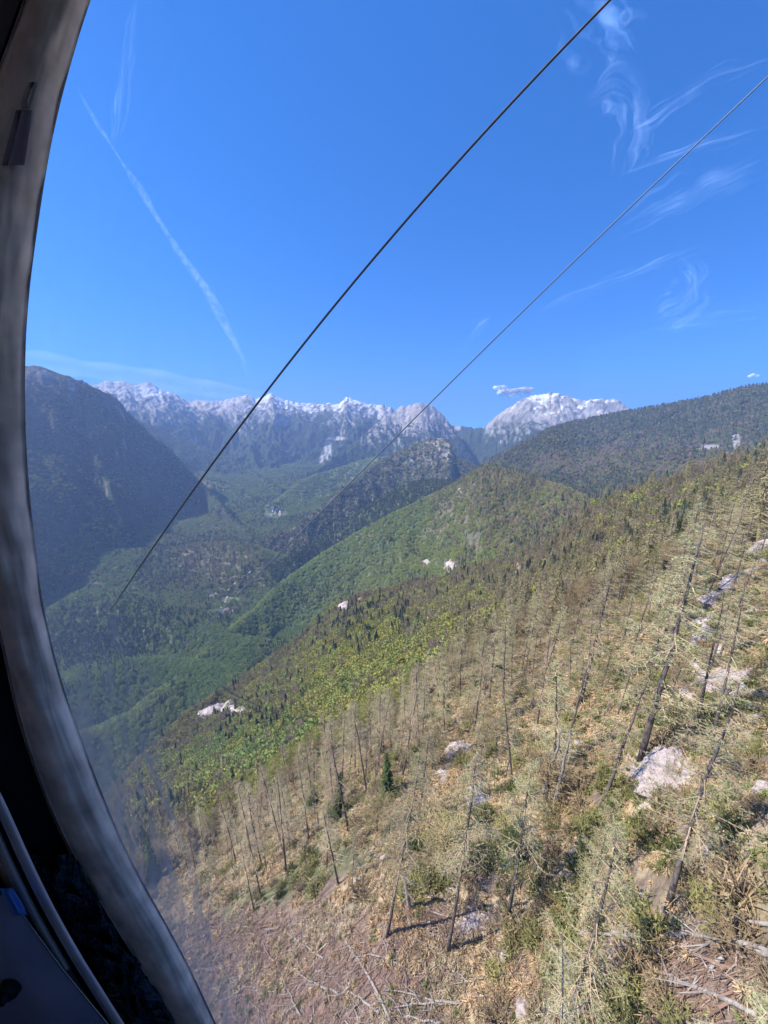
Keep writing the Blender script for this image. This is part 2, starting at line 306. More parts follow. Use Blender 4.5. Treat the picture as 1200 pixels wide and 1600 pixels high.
# ------------------------------------------------------------------ ground material
def newmat(name):
    m = bpy.data.materials.new(name); m.use_nodes = True; t = m.node_tree; t.nodes.clear()
    out = t.nodes.new('ShaderNodeOutputMaterial'); return m, t, out
def N(t, typ, **kw):
    n = t.nodes.new(typ)
    for k, v in kw.items():
        if k in n.inputs: n.inputs[k].default_value = v
        else: setattr(n, k, v)
    return n
def ground_mat(name, scales, bump, detail=8, var=.35):
    m, t, out = newmat(name); b = N(t, 'ShaderNodeBsdfPrincipled', Roughness=.92); b.inputs['Specular IOR Level'].default_value = .12
    at = N(t, 'ShaderNodeAttribute', attribute_name='tone'); geo = N(t, 'ShaderNodeNewGeometry')
    no = N(t, 'ShaderNodeTexNoise', Scale=scales[0], Detail=detail, Roughness=.65); t.links.new(geo.outputs['Position'], no.inputs['Vector'])
    n2 = N(t, 'ShaderNodeTexNoise', Scale=scales[1], Detail=6.0, Roughness=.6); t.links.new(geo.outputs['Position'], n2.inputs['Vector'])
    mr = N(t, 'ShaderNodeMapRange'); mr.inputs['From Min'].default_value = .3; mr.inputs['From Max'].default_value = .7; mr.inputs['To Min'].default_value = 1-var; mr.inputs['To Max'].default_value = 1+var
    t.links.new(no.outputs['Fac'], mr.inputs['Value'])
    vm = N(t, 'ShaderNodeVectorMath', operation='SCALE'); t.links.new(at.outputs['Color'], vm.inputs[0]); t.links.new(mr.outputs[0], vm.inputs['Scale'])
    t.links.new(vm.outputs[0], b.inputs['Base Color'])
    bp = N(t, 'ShaderNodeBump', Strength=1.0, Distance=bump); t.links.new(n2.outputs['Fac'], bp.inputs['Height']); t.links.new(bp.outputs[0], b.inputs['Normal'])
    t.links.new(b.outputs[0], out.inputs[0]); return m
M_near = ground_mat('hillside_ground', (1.1, 2.3), .25)
M_mid = ground_mat('forest_ground', (.05, .12), 5.0)
M_far = ground_mat('mountain_rock', (.012, .02), 28.0)
V = np.stack([GX, GY, H], -1).reshape(-1, 3); CO = COL.reshape(-1, 3)
idx = np.arange(NA*NR).reshape(NA, NR)
Fq = np.stack([idx[:-1, :-1], idx[1:, :-1], idx[1:, 1:], idx[:-1, 1:]], -1); Fo = OWN[:-1, :-1]
SPLIT = [('valley', [0], M_mid), ('hillside', [1], M_near), ('mountain_side', [2], M_far), ('hill', [3, 5, 11], M_mid), ('foothill', [12, 13, 14, 15], M_mid), ('forested_hill', [4], M_mid), ('mountain', [6, 7, 10], M_far), ('mountain_range', [8, 9], M_far)]
for nm, ids, mt in SPLIT:
    f = Fq[np.isin(Fo, ids)].reshape(-1, 4); u, inv = np.unique(f, return_inverse=True)
    o = mesh_np(nm, V[u], inv.reshape(-1, 4), [mt], smooth=True, cols=CO[u]); tag(o, kind='structure')
# ground behind and below the cabin, out of the picture
bk = []; aa = np.linspace(R(66), R(294), 60); rb = np.array([7, 30, 100, 400, 1500, 6000, 9500.])
zb = np.array([1, 1, 1, 1, 1, 1, 1.])
e0 = H[-1]; e1 = H[0]
for a in aa:
    tt = (a-aa[0])/(aa[-1]-aa[0]); hh = np.interp(rb, RR, e0)*(1-tt)+np.interp(rb, RR, e1)*tt
    bk += [(r*math.sin(a), r*math.cos(a), h) for r, h in zip(rb, hh)]
ib = np.arange(60*7).reshape(60, 7); fb = np.stack([ib[:-1, :-1], ib[1:, :-1], ib[1:, 1:], ib[:-1, 1:]], -1).reshape(-1, 4)
tag(mesh_np('terrain', np.array(bk), fb, [M_mid], smooth=True, cols=np.broadcast_to(np.array([.1, .1, .05]), (420, 3))), kind='structure')
# ------------------------------------------------------------------ plant materials
def leaf_mat(name, base, src=None, trans=.25, var=.3, rough=.8):
    """src 'inst' takes the tint carried by every instanced tree, 'obj' a small random change per object"""
    m, t, out = newmat(name); d = N(t, 'ShaderNodeBsdfDiffuse', Roughness=.4)
    geo = N(t, 'ShaderNodeNewGeometry'); rgb = N(t, 'ShaderNodeRGB'); rgb.outputs[0].default_value = (*base, 1); col = rgb.outputs[0]
    if src == 'inst':
        at = N(t, 'ShaderNodeAttribute', attribute_name='tint'); at.attribute_type = 'INSTANCER'; col = at.outputs['Color']
    mr = N(t, 'ShaderNodeMapRange'); mr.inputs['To Min'].default_value = 1-var; mr.inputs['To Max'].default_value = 1+var
    t.links.new(geo.outputs['Random Per Island'], mr.inputs['Value'])
    fac = mr.outputs[0]
    if src == 'obj':
        oi = N(t, 'ShaderNodeObjectInfo'); m2 = N(t, 'ShaderNodeMapRange'); m2.inputs['To Min'].default_value = .72; m2.inputs['To Max'].default_value = 1.28
        t.links.new(oi.outputs['Random'], m2.inputs['Value']); mu = N(t, 'ShaderNodeMath', operation='MULTIPLY'); t.links.new(fac, mu.inputs[0]); t.links.new(m2.outputs[0], mu.inputs[1]); fac = mu.outputs[0]
        hs_ = N(t, 'ShaderNodeHueSaturation'); m3 = N(t, 'ShaderNodeMapRange'); m3.inputs['To Min'].default_value = .485; m3.inputs['To Max'].default_value = .515
        t.links.new(oi.outputs['Random'], m3.inputs['Value']); t.links.new(m3.outputs[0], hs_.inputs['Hue']); t.links.new(col, hs_.inputs['Color']); col = hs_.outputs[0]
    vm = N(t, 'ShaderNodeVectorMath', operation='SCALE'); t.links.new(col, vm.inputs[0]); t.links.new(fac, vm.inputs['Scale'])
    t.links.new(vm.outputs[0], d.inputs['Color'])
    if trans:
        tr = N(t, 'ShaderNodeBsdfTranslucent'); t.links.new(vm.outputs[0], tr.inputs['Color']); mx = N(t, 'ShaderNodeMixShader', Fac=trans)
        t.links.new(d.outputs[0], mx.inputs[1]); t.links.new(tr.outputs[0], mx.inputs[2]); t.links.new(mx.outputs[0], out.inputs[0])
    else: t.links.new(d.outputs[0], out.inputs[0])
    return m
def bark_mat(name, a, b, sc=6):
    m, t, out = newmat(name); d = N(t, 'ShaderNodeBsdfPrincipled', Roughness=.9); d.inputs['Specular IOR Level'].default_value = .1
    tc = N(t, 'ShaderNodeTexCoord'); mp = N(t, 'ShaderNodeMapping'); mp.inputs['Scale'].default_value = (1, 1, .25)
    no = N(t, 'ShaderNodeTexNoise', Scale=sc, Detail=6.0); cr = N(t, 'ShaderNodeValToRGB')
    cr.color_ramp.elements[0].position = .35; cr.color_ramp.elements[0].color = (*a, 1); cr.color_ramp.elements[1].position = .65; cr.color_ramp.elements[1].color = (*b, 1)
    t.links.new(tc.outputs['Object'], mp.inputs[0]); t.links.new(mp.outputs[0], no.inputs['Vector']); t.links.new(no.outputs['Fac'], cr.inputs[0]); t.links.new(cr.outputs[0], d.inputs['Base Color'])
    bp = N(t, 'ShaderNodeBump', Strength=.6, Distance=.05); t.links.new(no.outputs['Fac'], bp.inputs['Height']); t.links.new(bp.outputs[0], d.inputs['Normal'])
    t.links.new(d.outputs[0], out.inputs[0]); return m
M_bark = bark_mat('larch_bark', (.075, .058, .05), (.20, .165, .145))
M_pale = bark_mat('bleached_wood', (.24, .21, .18), (.44, .39, .34))
M_twig = leaf_mat('bare_twigs', (.46, .35, .23), 'obj', .0, .3)
M_bud = leaf_mat('larch_needles', (.38, .41, .19), 'obj', .35, .3)
M_spruce = leaf_mat('spruce_needles', (.085, .115, .04), 'obj', .15, .3)
M_leaf = leaf_mat('spring_leaves', (.36, .35, .10), 'obj', .35, .3)
M_olive = leaf_mat('budding_twigs', (.38, .29, .16), 'obj', .2, .3)
M_inst = leaf_mat('woodland_foliage', (.1, .1, .05), 'inst', .2, .3)

# ------------------------------------------------------------------ tree builders (about 22 m tall, base at the origin)
def rot_basis(n, g):
    th = g.random(n)*2*math.pi; return np.stack([np.cos(th), np.sin(th), np.zeros(n)], -1)
def strips(mb, A, B, w, m, g, taper=.35):
    """thin flat twigs from A to B"""
    D = B-A; L = np.linalg.norm(D, axis=1, keepdims=True)+1e-9; r = g.normal(size=D.shape); S = np.cross(D, r); S /= np.linalg.norm(S, axis=1, keepdims=True)+1e-9
    w = np.broadcast_to(w, (len(A),))[:, None]
    V = np.stack([A-S*w/2, A+S*w/2, B+S*w/2*taper, B-S*w/2*taper], 1).reshape(-1, 3); i = np.arange(len(A))[:, None]*4+np.arange(4); mb.add(V, i, m=m)
def leaves(mb, P, size, m, g, flat=0):
    n = len(P); a = g.normal(size=(n, 3)); a[:, 2] *= (1-flat); a /= np.linalg.norm(a, axis=1, keepdims=True); b = np.cross(a, g.normal(size=(n, 3))); b /= np.linalg.norm(b, axis=1, keepdims=True)
    s = (size*(.6+.8*g.random(n)))[:, None]/2
    V = np.stack([P-a*s*1.2, P-b*s*.7, P+a*s*1.2, P+b*s*.7], 1).reshape(-1, 3); i = np.arange(n)[:, None]*4+np.arange(4); mb.add(V, i, m=m)
def trunk_line(g, h, bend=.35):
    t = np.linspace(0, 1, 9); x = np.cumsum(g.normal(size=9))*bend*.25*t; y = np.cumsum(g.normal(size=9))*bend*.25*t
    return np.stack([x, y, t*h-.5*(t == 0)], 1)
def larch(seed, h=22, nb=85, low=.28, bl=3.0, green=1.0, dens=1.0):
    g = np.random.default_rng(seed); P = trunk_line(g, h); tr = MB(); r = .15*(1-np.linspace(0, 1, 9))**.8+.02; tr.tube(P, r, 8)
    cr = MB(); zz = low+(1-low)*np.sort(g.random(nb))**.9; A_, B_ = [], []; bud = []
    for z in zz:
        b0 = np.array([np.interp(z*h, P[:, 2], P[:, k]) for k in range(3)]); th = g.random()*6.283
        L = bl*(1-(z-low)/(1-low))**.75*(.55+.6*g.random())+.25; L *= 1 if z > low+.12 else .75
        d = np.array([math.cos(th), math.sin(th), 0]); up = g.normal(-.12, .12)
        pts = np.array([b0, b0+d*L*.4+[0, 0, up*L*.4], b0+d*L*.75+[0, 0, up*L*.9], b0+d*L+[0, 0, up*L+.12*L]])
        cr.tube(pts, np.array([.04, .028, .018, .008])*(.6+.5*L/bl), 3, 0, cap=False)
        n = int((9+L*7.5)*dens); s = g.random(n)*.9+.1; i = np.minimum((s*3).astype(int), 2); f = (s*3-i)[:, None]; a = pts[i]*(1-f)+pts[i+1]*f
        side = np.cross(d, [0, 0, 1]); sg = g.choice([-1, 1], n)[:, None]
        e = a+(side*sg*(.35+.6*g.random((n, 1)))+d*.35+g.normal(size=(n, 3))*.12+np.array([0, 0, -.22]))*(.35+.25*L)*(1.15-s[:, None]*.5)
        A_.append(a); B_.append(e); k = 2; q = g.random((n*k, 1)); bud.append(np.repeat(a, k, 0)*(1-q)+np.repeat(e, k, 0)*q+g.normal(size=(n*k, 3))*.05)
    strips(cr, np.vstack(A_), np.vstack(B_), .021, 0, g); bd = np.vstack(bud); keep = g.random(len(bd)) < green
    if keep.any(): leaves(cr, bd[keep], .115, 1, g)
    return tr, cr
def spruce(seed, h=16, layers=34, rad=2.3):
    g = np.random.default_rng(seed); tr = MB(); tr.tube(trunk_line(g, h, .1), .2*(1-np.linspace(0, 1, 9))**.8+.02, 7); cr = MB()
    for i in range(layers):
        z = .06+.92*(i/layers); L0 = rad*(1-z)**.8+.15
        for k in range(8):
            th = g.random()*6.283; L = L0*(.7+.5*g.random()); d = np.array([math.cos(th), math.sin(th), 0]); s = np.cross(d, [0, 0, 1.]); zb = z*h+g.normal()*.12
            base = np.array([0, 0, zb]); t = np.array([0, .35, .7, 1.]); w = np.array([.06, .42, .32, .04])*L*.55
            c = base+d*L*t[:, None]+np.array([0, 0, 1.])*(-.5*L*t+.22*L*t**2)[:, None]
            Lf = c+s*w[:, None]-np.array([0, 0, .12])*w[:, None]*2; Rt = c-s*w[:, None]-np.array([0, 0, .12])*w[:, None]*2
            V = np.vstack([c, Lf, Rt]); cr.add(V, [[0, 1, 5, 4], [1, 2, 6, 5], [2, 3, 7, 6], [1, 0, 8, 9], [2, 1, 9, 10], [3, 2, 10, 11]])
            n = 5; q = g.random(n); a = base+d*L*q[:, None]+np.array([0, 0, 1.])*(-.5*L*q+.22*L*q**2)[:, None]; strips(cr, a, a+g.normal(size=(n, 3))*.25+d*.25-[0, 0, .15], .09, 0, g)
    return tr, cr
def broadleaf(seed, h=13, rad=3.6, n=1500, ls=.34, lumps=16, twiggy=False):
    g = np.random.default_rng(seed); tr = MB(); P = trunk_line(g, h*.8, .6); tr.tube(P, .22*(1-np.linspace(0, 1, 9))**.7+.03, 7); cr = MB()
    cs = g.normal(size=(lumps, 3)); cs /= np.linalg.norm(cs, axis=1, keepdims=True); cs = cs*np.array([rad*.68, rad*.68, h*.26])*(.45+.6*g.random((lumps, 1)))+[0, 0, h*.64]
    for c in cs[:9]: b = P[g.integers(3, 6)]; tr.tube(np.array([b, (b+c)/2+[0, 0, -.3], c]), [.09, .06, .02], 4, cap=False)
    k = g.integers(0, lumps, n); v = g.normal(size=(n, 3)); v /= np.linalg.norm(v, axis=1, keepdims=True); rr_ = (rad*.36*(.7+.6*g.random(lumps)))[k][:, None]
    p = cs[k]+v*rr_*(.55+.5*g.random((n, 1)))*[1, 1, .8]
    if twiggy: strips(cr, p, p+v*.8+[0, 0, .35]+g.normal(size=(n, 3))*.25, .07, 0, g)
    else: leaves(cr, p, ls, 0, g)
    return tr, cr
def snag(seed, h=12, nb=16, r0=.22):
    g = np.random.default_rng(seed); P = trunk_line(g, h, .7); tr = MB(); tr.tube(P, r0*(1-np.linspace(0, 1, 9))**.7+.05, 8); br = MB()
    for z in .3+.68*g.random(nb):
        b0 = np.array([np.interp(z*h, P[:, 2], P[:, k]) for k in range(3)]); th = g.random()*6.283; d = np.array([math.cos(th), math.sin(th), 0]); L = .5+1.3*g.random()
        br.tube(np.array([b0, b0+d*L*.5+[0, 0, -.05*L], b0+d*L+[0, 0, .18*L]]), [.05, .035, .012], 4, cap=False)
    return tr, br
def make_tree(kind, tr, cr, mt, mc, label, cat, group=None, crown='crown'):
    e = bpy.data.objects.new(kind, None); C.objects.link(e); e.empty_display_size = .5; tag(e, label, cat, group)
    t_ = tr.build('trunk', [mt], e, smooth=True); c_ = cr.build(crown, mc if isinstance(mc, list) else [mc], e); return e
def dup(root, label=None, group=None):
    r = root.copy(); C.objects.link(r)
    if label: r['label'] = label
    if group: r['group'] = group
    for ch in list(root.children):
        c = ch.copy(); C.objects.link(c); c.parent = r
    return r
def stand(o, base, scale, lean=(0, 0), rz=None):
    z = Vector((lean[0], lean[1], 1)).normalized(); q = Vector((0, 0, 1)).rotation_difference(z)
    o.rotation_mode = 'QUATERNION'; o.rotation_quaternion = q @ Matrix.Rotation(rng.random()*6.28 if rz is None else rz, 3, 'Z').to_quaternion()
    o.location = base; s = scale; o.scale = s if hasattr(s, '__len__') else (s, s, s)

LBL_L = 'slender larch with thin pale green needles on the straw coloured slope'
larches = [make_tree('larch_tree', *larch(100+i, nb=[64, 80, 52, 86, 68, 44][i], low=[.25, .35, .3, .2, .4, .3][i], green=[1, .9, .7, 1, .8, .5][i]), M_bark, [M_twig, M_bud], LBL_L, 'larch tree', 'larches of the open foreground wood') for i in range(6)]
bare = [make_tree('bare_larch', *larch(150+i, nb=[60, 46, 70][i], low=.3, green=.15, dens=1.1), M_bark, [M_twig, M_bud], 'bare grey brown larch in the upper woodland', 'larch tree', 'bare larches of the woodland') for i in range(3)]
spruces = [make_tree('spruce_tree', *spruce(200+i, h=[15, 12, 17][i]), M_bark, M_spruce, 'dark green spruce among the pale bare larches', 'spruce tree', 'spruces in the open wood') for i in range(3)]
leafy = [make_tree('broadleaf_tree', *broadleaf(220+i, rad=[3.4, 4.2, 3.8][i]), M_bark, M_leaf, 'yellow green broadleaf tree in fresh spring leaf', 'broadleaf tree', 'fresh green trees on the slope') for i in range(3)]
budding = [make_tree('beech_tree', *broadleaf(240+i, rad=3.8, n=1400, twiggy=True), M_bark, M_olive, 'brown olive beech still nearly bare', 'beech tree', 'budding beeches on the slope') for i in range(3)]
PROTO = dict(larch=(larches, 22), bare=(bare, 22), spruce=(spruces, 15), leafy=(leafy, 13), beech=(budding, 13))
used = {}
def place(kind, base, h, lean=(0, 0), label=None, group=None, v=None, wide=1.0):
    lst, h0 = PROTO[kind]; v = int(rng.integers(len(lst))) if v is None else v; key = (kind, v)
    if key not in used: used[key] = 1; o = lst[v]; 
    else: o = dup(lst[v])
    s = h/h0; stand(o, base, (s*wide, s*wide, s), lean)
    if label: o['label'] = label
    if group: o['group'] = group
    elif label and 'group' in o: del o['group']
    return o
def top_from_pixel(base, px, py):
    """height and lean of a trunk from where its tip was seen: closest point of that sight line to the upright through the base"""
    d = ray(px, py); b = base; h2 = d[:2]; s = float(h2@b[:2]/(h2@h2)); P = d*s; return P[2]-b[2], ((P[0]-b[0])/(P[2]-b[2]), (P[1]-b[1])/(P[2]-b[2]))
# ------------------------------------------------------------------ the trunks that stand out in the photograph
FEAT = [ # kind, base px, tip px, label, variant, width
 ('larch', (1000,1188), (1092,815), 'thick dark larch trunk leaning right beside the big flat pale rock', 0, 1.5),
 ('larch', (1085,1150), (1128,925), 'pale trunked larch just right of the thick dark leaning larch', 2, 1.1),
 ('larch', (905,1105), (972,850), 'dark larch with spruce at its foot, left of the thick leaning larch', 1, 1.2),
 ('larch', (700,1488), (752,1175), 'tall thin larch above the white rock at the foot of the wood', 4, 1.0),
 ('larch', (605,1463), (655,1178), 'tall straight larch at the edge of the brushwood, casting a shadow to the right', 1, 1.0),
 ('bare', (397,1424), (374,1306), 'lowest dark bare trunk of the leaning group above the brushwood', 0, .8),
 ('bare', (408,1401), (376,1240), 'tallest bare trunk of the group leaning left at the edge of the clearing', 1, .8),
 ('bare', (417,1362), (402,1270), 'short bare trunk leaning left behind the tallest of its group', 2, .8),
 ('bare', (447,1347), (407,1192), 'bare trunk with a kinked pale top leaning left over the green wood', 0, .8),
 ('bare', (461,1284), (446,1218), 'thin bent bare trunk before the green beeches', 1, .8),
 ('bare', (478,1345), (470,1252), 'thin bare trunk right of the kinked one', 2, .8),
 ('bare', (500,1310), (489,1212), 'bare trunk standing upright before the yellow green trees', 1, .8),
 ('bare', (577,1296), (557,1228), 'dark trunk with a hooked top above the straw coloured patch', 2, .8),
 ('bare', (588,1250), (586,1170), 'first of two close upright trunks below the yellow trees', 0, .8),
 ('bare', (594,1248), (592,1172), 'second of two close upright trunks below the yellow trees', 1, .8),
 ('larch', (550,1388), (556,1285), 'slim larch trunk half way between the bare group and the tall straight larch', 3, .9),
 ('larch', (725,1300), (762,1115), 'larch trunk beside the narrow white rock', 5, .9),
 ('larch', (632,1275), (652,1190), 'small dark larch trunk left of the shaded hollow', 5, .8),
 ('larch', (790,1215), (815,1090), 'slim dark larch right of the pale boulder', 2, .8),
 ('larch', (1120,900), (1150,770), 'larch on the skyline side of the pale cliff', 2, 1.0),
 ('bare', (1080,960), (1100,800), 'old larch with a bent tip and hanging branch on the upper slope', 0, 1.3),
]
for k, b, tp, lab, v, wd in FEAT:
    B = hit(*b); h, ln = top_from_pixel(B, *tp); h = min(max(h, 4), 34); place(k, B, h, ln, lab, v=v, wide=wd)
feat_xy = [hit(*f[1])[:2] for f in FEAT]
for b, tp, lab, sd_ in [((848,1243), (873,1128), 'dead white snag, left one of the crossing pair', 1), ((862,1268), (897,1138), 'dead white snag, right one of the crossing pair', 2), ((640,1420), (634,1350), 'short broken grey snag near the tall straight larch', 3)]:
    B = hit(*b); h, ln = top_from_pixel(B, *tp); tr, br = snag(300+sd_); e = make_tree('dead_tree', tr, br, M_pale, M_pale, lab, 'dead tree', crown='branches'); stand(e, B, (.8, .8, h/12), ln)

# ------------------------------------------------------------------ woodland: nearest trees one by one, the rest as instanced cover
def scatter(n, r0, r1, power, az0=-64, az1=60):
    az = R(az0)+(R(az1)-R(az0))*rng.random(n); u = rng.random(n)
    r = np.sqrt(r0**2+(r1**2-r0**2)*u) if power == 2 else r0*(r1/r0)**u
    return az, r
def thin(x, y, dmin, order=None):
    """keep points no closer than dmin to an earlier one"""
    seen = {}; keep = []
    for i in range(len(x)):
        c = dmin; k = (int(x[i]//c), int(y[i]//c)); ok = True
        for a in (-1, 0, 1):
            for b in (-1, 0, 1):
                for j in seen.get((k[0]+a, k[1]+b), ()):
                    if (x[i]-x[j])**2+(y[i]-y[j])**2 < c*c: ok = False
        if ok: seen.setdefault(k, []).append(i); keep.append(i)
    return np.array(keep)
def owner(az, r):
    ia, ir = grid_ix(az, r); return OWN[np.round(ia).astype(int), np.round(ir).astype(int)]
def el(px, py, cx, cy, rx, ry): return ((px-cx)/rx)**2+((py-cy)/ry)**2 < 1
az, r = scatter(8200, 13, 130, 2); x = r*np.sin(az); y = r*np.cos(az); z = bil(H, az, r); px, py = proj(np.stack([x, y, z], -1))
pxm, pym = proj(np.stack([x, y, z+7], -1)); ok = owner(az, r) == 1; ok &= ~((py > 1395+np.clip((px-600)*.15, -30, 0)) & (px < 770)); ok &= ~el(px, py, 1050, 1570, 190, 85)
for cx, cy, rx, ry, pr in [(720,1250,80,45,.85),(980,1010,50,40,.7),(940,1110,50,30,.7),(1035,1210,70,45,1),(1130,1075,50,30,.85),(700,1520,200,60,1),(1080,960,40,60,.8),(1120,1240,50,35,.7),(860,1280,60,50,.6),(620,1300,60,50,.5),(1000,1400,60,30,.5),(470,1300,110,70,.45),(1190,860,40,60,.9),(1100,1010,40,60,.8),(1150,970,50,60,.6),(745,1250,30,40,.9),(840,1130,40,30,.6),(700,1180,30,25,1),(790,1490,60,40,1)]:
    ok &= ~((el(px, py, cx, cy, rx, ry) | el(pxm, pym, cx, cy, rx*.85, ry) | el(px, py, cx, cy+ry, rx*.8, ry)) & (rng.random(len(px)) < pr))
ok &= ~((px > 880) & (py > 900) & (py < 1330) & (rng.random(len(px)) < .62)); ok &= ~((px > 640) & (px < 880) & (py > 1130) & (py < 1420) & (rng.random(len(px)) < .35)); ok &= rng.random(len(px)) < .55+.6*fbm(x/25, y/25, 2, 71)
for f in feat_xy: ok &= np.hypot(x-f[0], y-f[1]) > 2.2
ix = np.where(ok)[0]; ix = ix[thin(x[ix], y[ix], 4.1)]
# upslope right and above: top of a tree must not reach the cabin
ix = ix[(r[ix] > 13)]
ix = ix[np.argsort(r[ix])]
print('near trees', len(ix))
NEARD = {'larch': 0, 'bare': 0, 'spruce': 0, 'leafy': 0, 'beech': 0}; rest = []
for i in ix:
    q = rng.random(); sh = fbm(x[i]/30, y[i]/30, 2, 77)
    leftish = px[i] < 640
    if q < .07: k = 'spruce'
    elif py[i] < 1150 and q < .35: k = 'bare'
    elif leftish and q < .55: k = 'bare'
    elif q > .95: k = 'beech'
    else: k = 'larch'
    if NEARD[k] >= 285: rest.append((i, k)); continue
    NEARD[k] += 1
    side = 'left' if px[i] < 640 else 'right'
    h = {'larch': 17, 'bare': 16, 'spruce': 8, 'leafy': 10, 'beech': 8}[k]*(.45+.8*rng.random())
    if r[i] < 45: h = min(h, 16)
    h = min(h, -z[i]-7-r[i]*.05)
    if h < 4: continue
    dist = 'nearest' if r[i] < 50 else ('middle' if r[i] < 90 else 'far')
    lab = {'larch': 'slender larch with thin pale green needles in the %s part of the open wood' % dist, 'bare': 'bare grey brown larch in the %s part of the open wood' % dist,
           'spruce': 'dark green spruce among pale larches in the %s part of the open wood' % dist, 'beech': 'low brown olive beech between larches in the %s part of the open wood' % dist}[k]
    place(k, (x[i], y[i], z[i]-.1), h, (rng.normal()*.085+.00018*(px[i]-560), rng.normal()*.06), lab, '%s, %s part of the open wood' % ({'larch': 'slender larches', 'bare': 'bare larches', 'spruce': 'spruces', 'beech': 'low beeches'}[k], dist), wide=1.05+.45*rng.random())
print('placed', NEARD, 'rest', len(rest))
# ------------------------------------------------------------------ instanced woodland cover
def lod_conifer(seed):
    g = np.random.default_rng(seed); mb = MB()
    for i in range(7):
        z = .04+.13*i; r_ = .25*(1-z)**.85; k = 7; th = np.arange(k*2)*math.pi/k+g.random()*6; rr_ = np.where(np.arange(2*k) % 2, r_*.55, r_*(.8+.5*g.random(2*k)))
        V = np.vstack([np.stack([np.cos(th)*rr_, np.sin(th)*rr_, np.full(2*k, z)-.03*(np.arange(2*k) % 2 == 0)+g.normal(size=2*k)*.01], 1), [[0, 0, z+.22]]]); j = np.arange(2*k)
        mb.add(V, T=np.stack([j, (j+1) % (2*k), np.full(2*k, 2*k)], 1))
    return mb
def lod_crown(seed, n=170, ls=.10):
    g = np.random.default_rng(seed); mb = MB(); k = 8; cs = g.normal(size=(k, 3)); cs /= np.linalg.norm(cs, axis=1, keepdims=True); cs = cs*[.24, .24, .2]+[0, 0, .55]
    # lumpy core closes the crown, loose leaf faces break its outline
    j = g.integers(0, k, n); v = g.normal(size=(n, 3)); v /= np.linalg.norm(v, axis=1, keepdims=True); leaves(mb, cs[j]+v*.19*(.75+.4*g.random((n, 1))), ls, 0, g)
    mb.tube(np.array([[0, 0, 0], [0, 0, .3], [0, 0, .55]]), [.03, .025, .02], 4, cap=False)
    return mb
def lod_larch(seed, n=150):
    g = np.random.default_rng(seed); mb = MB(); mb.tube(np.array([[0, 0, 0], [0, 0, .5], [0, 0, 1.]]), [.014, .01, .003], 4, cap=False)
    z = .25+.75*g.random(n)**.9; th = g.random(n)*6.283; L = .15*(1.12-z)*(.6+.7*g.random(n)); A_ = np.stack([0*z, 0*z, z], 1); B_ = np.stack([np.cos(th)*L, np.sin(th)*L, z-.02+g.normal(size=n)*.01], 1)
    strips(mb, A_, B_, .012, 0, g, .8); n2 = n; q = g.random(n2)[:, None]; a = A_*(1-q)+B_*q; strips(mb, a, a+g.normal(size=(n2, 3))*.03+(B_-A_)*.3, .010, 0, g); return mb
def lod_twiggy(seed, n=200):
    g = np.random.default_rng(seed); mb = MB(); k = 9; cs = g.normal(size=(k, 3)); cs /= np.linalg.norm(cs, axis=1, keepdims=True); cs = cs*[.22, .22, .2]+[0, 0, .58]
    j = g.integers(0, k, n); v = g.normal(size=(n, 3)); v /= np.linalg.norm(v, axis=1, keepdims=True); p = cs[j]+v*.12*g.random((n, 1)); strips(mb, p, p+v*.13+[0, 0, .05], .022, 0, g)
    mb.tube(np.array([[0, 0, 0], [0, 0, .3], [0, 0, .6]]), [.02, .016, .01], 4, cap=False); return mb
def coll(name, mbs, mat):
    c = bpy.data.collections.new(name)
    for mb in mbs: o = mb.build(name, [mat], link=False); c.objects.link(o)
    return c
COLS = dict(conifer=coll('conifer', [lod_conifer(i) for i in range(4)], M_inst), crown=coll('leafy_crown', [lod_crown(i+10) for i in range(5)], M_inst),
            larch=coll('thin_larch', [lod_larch(i+20) for i in range(4)], M_inst), twig=coll('twiggy_crown', [lod_twiggy(i+30) for i in range(4)], M_inst))
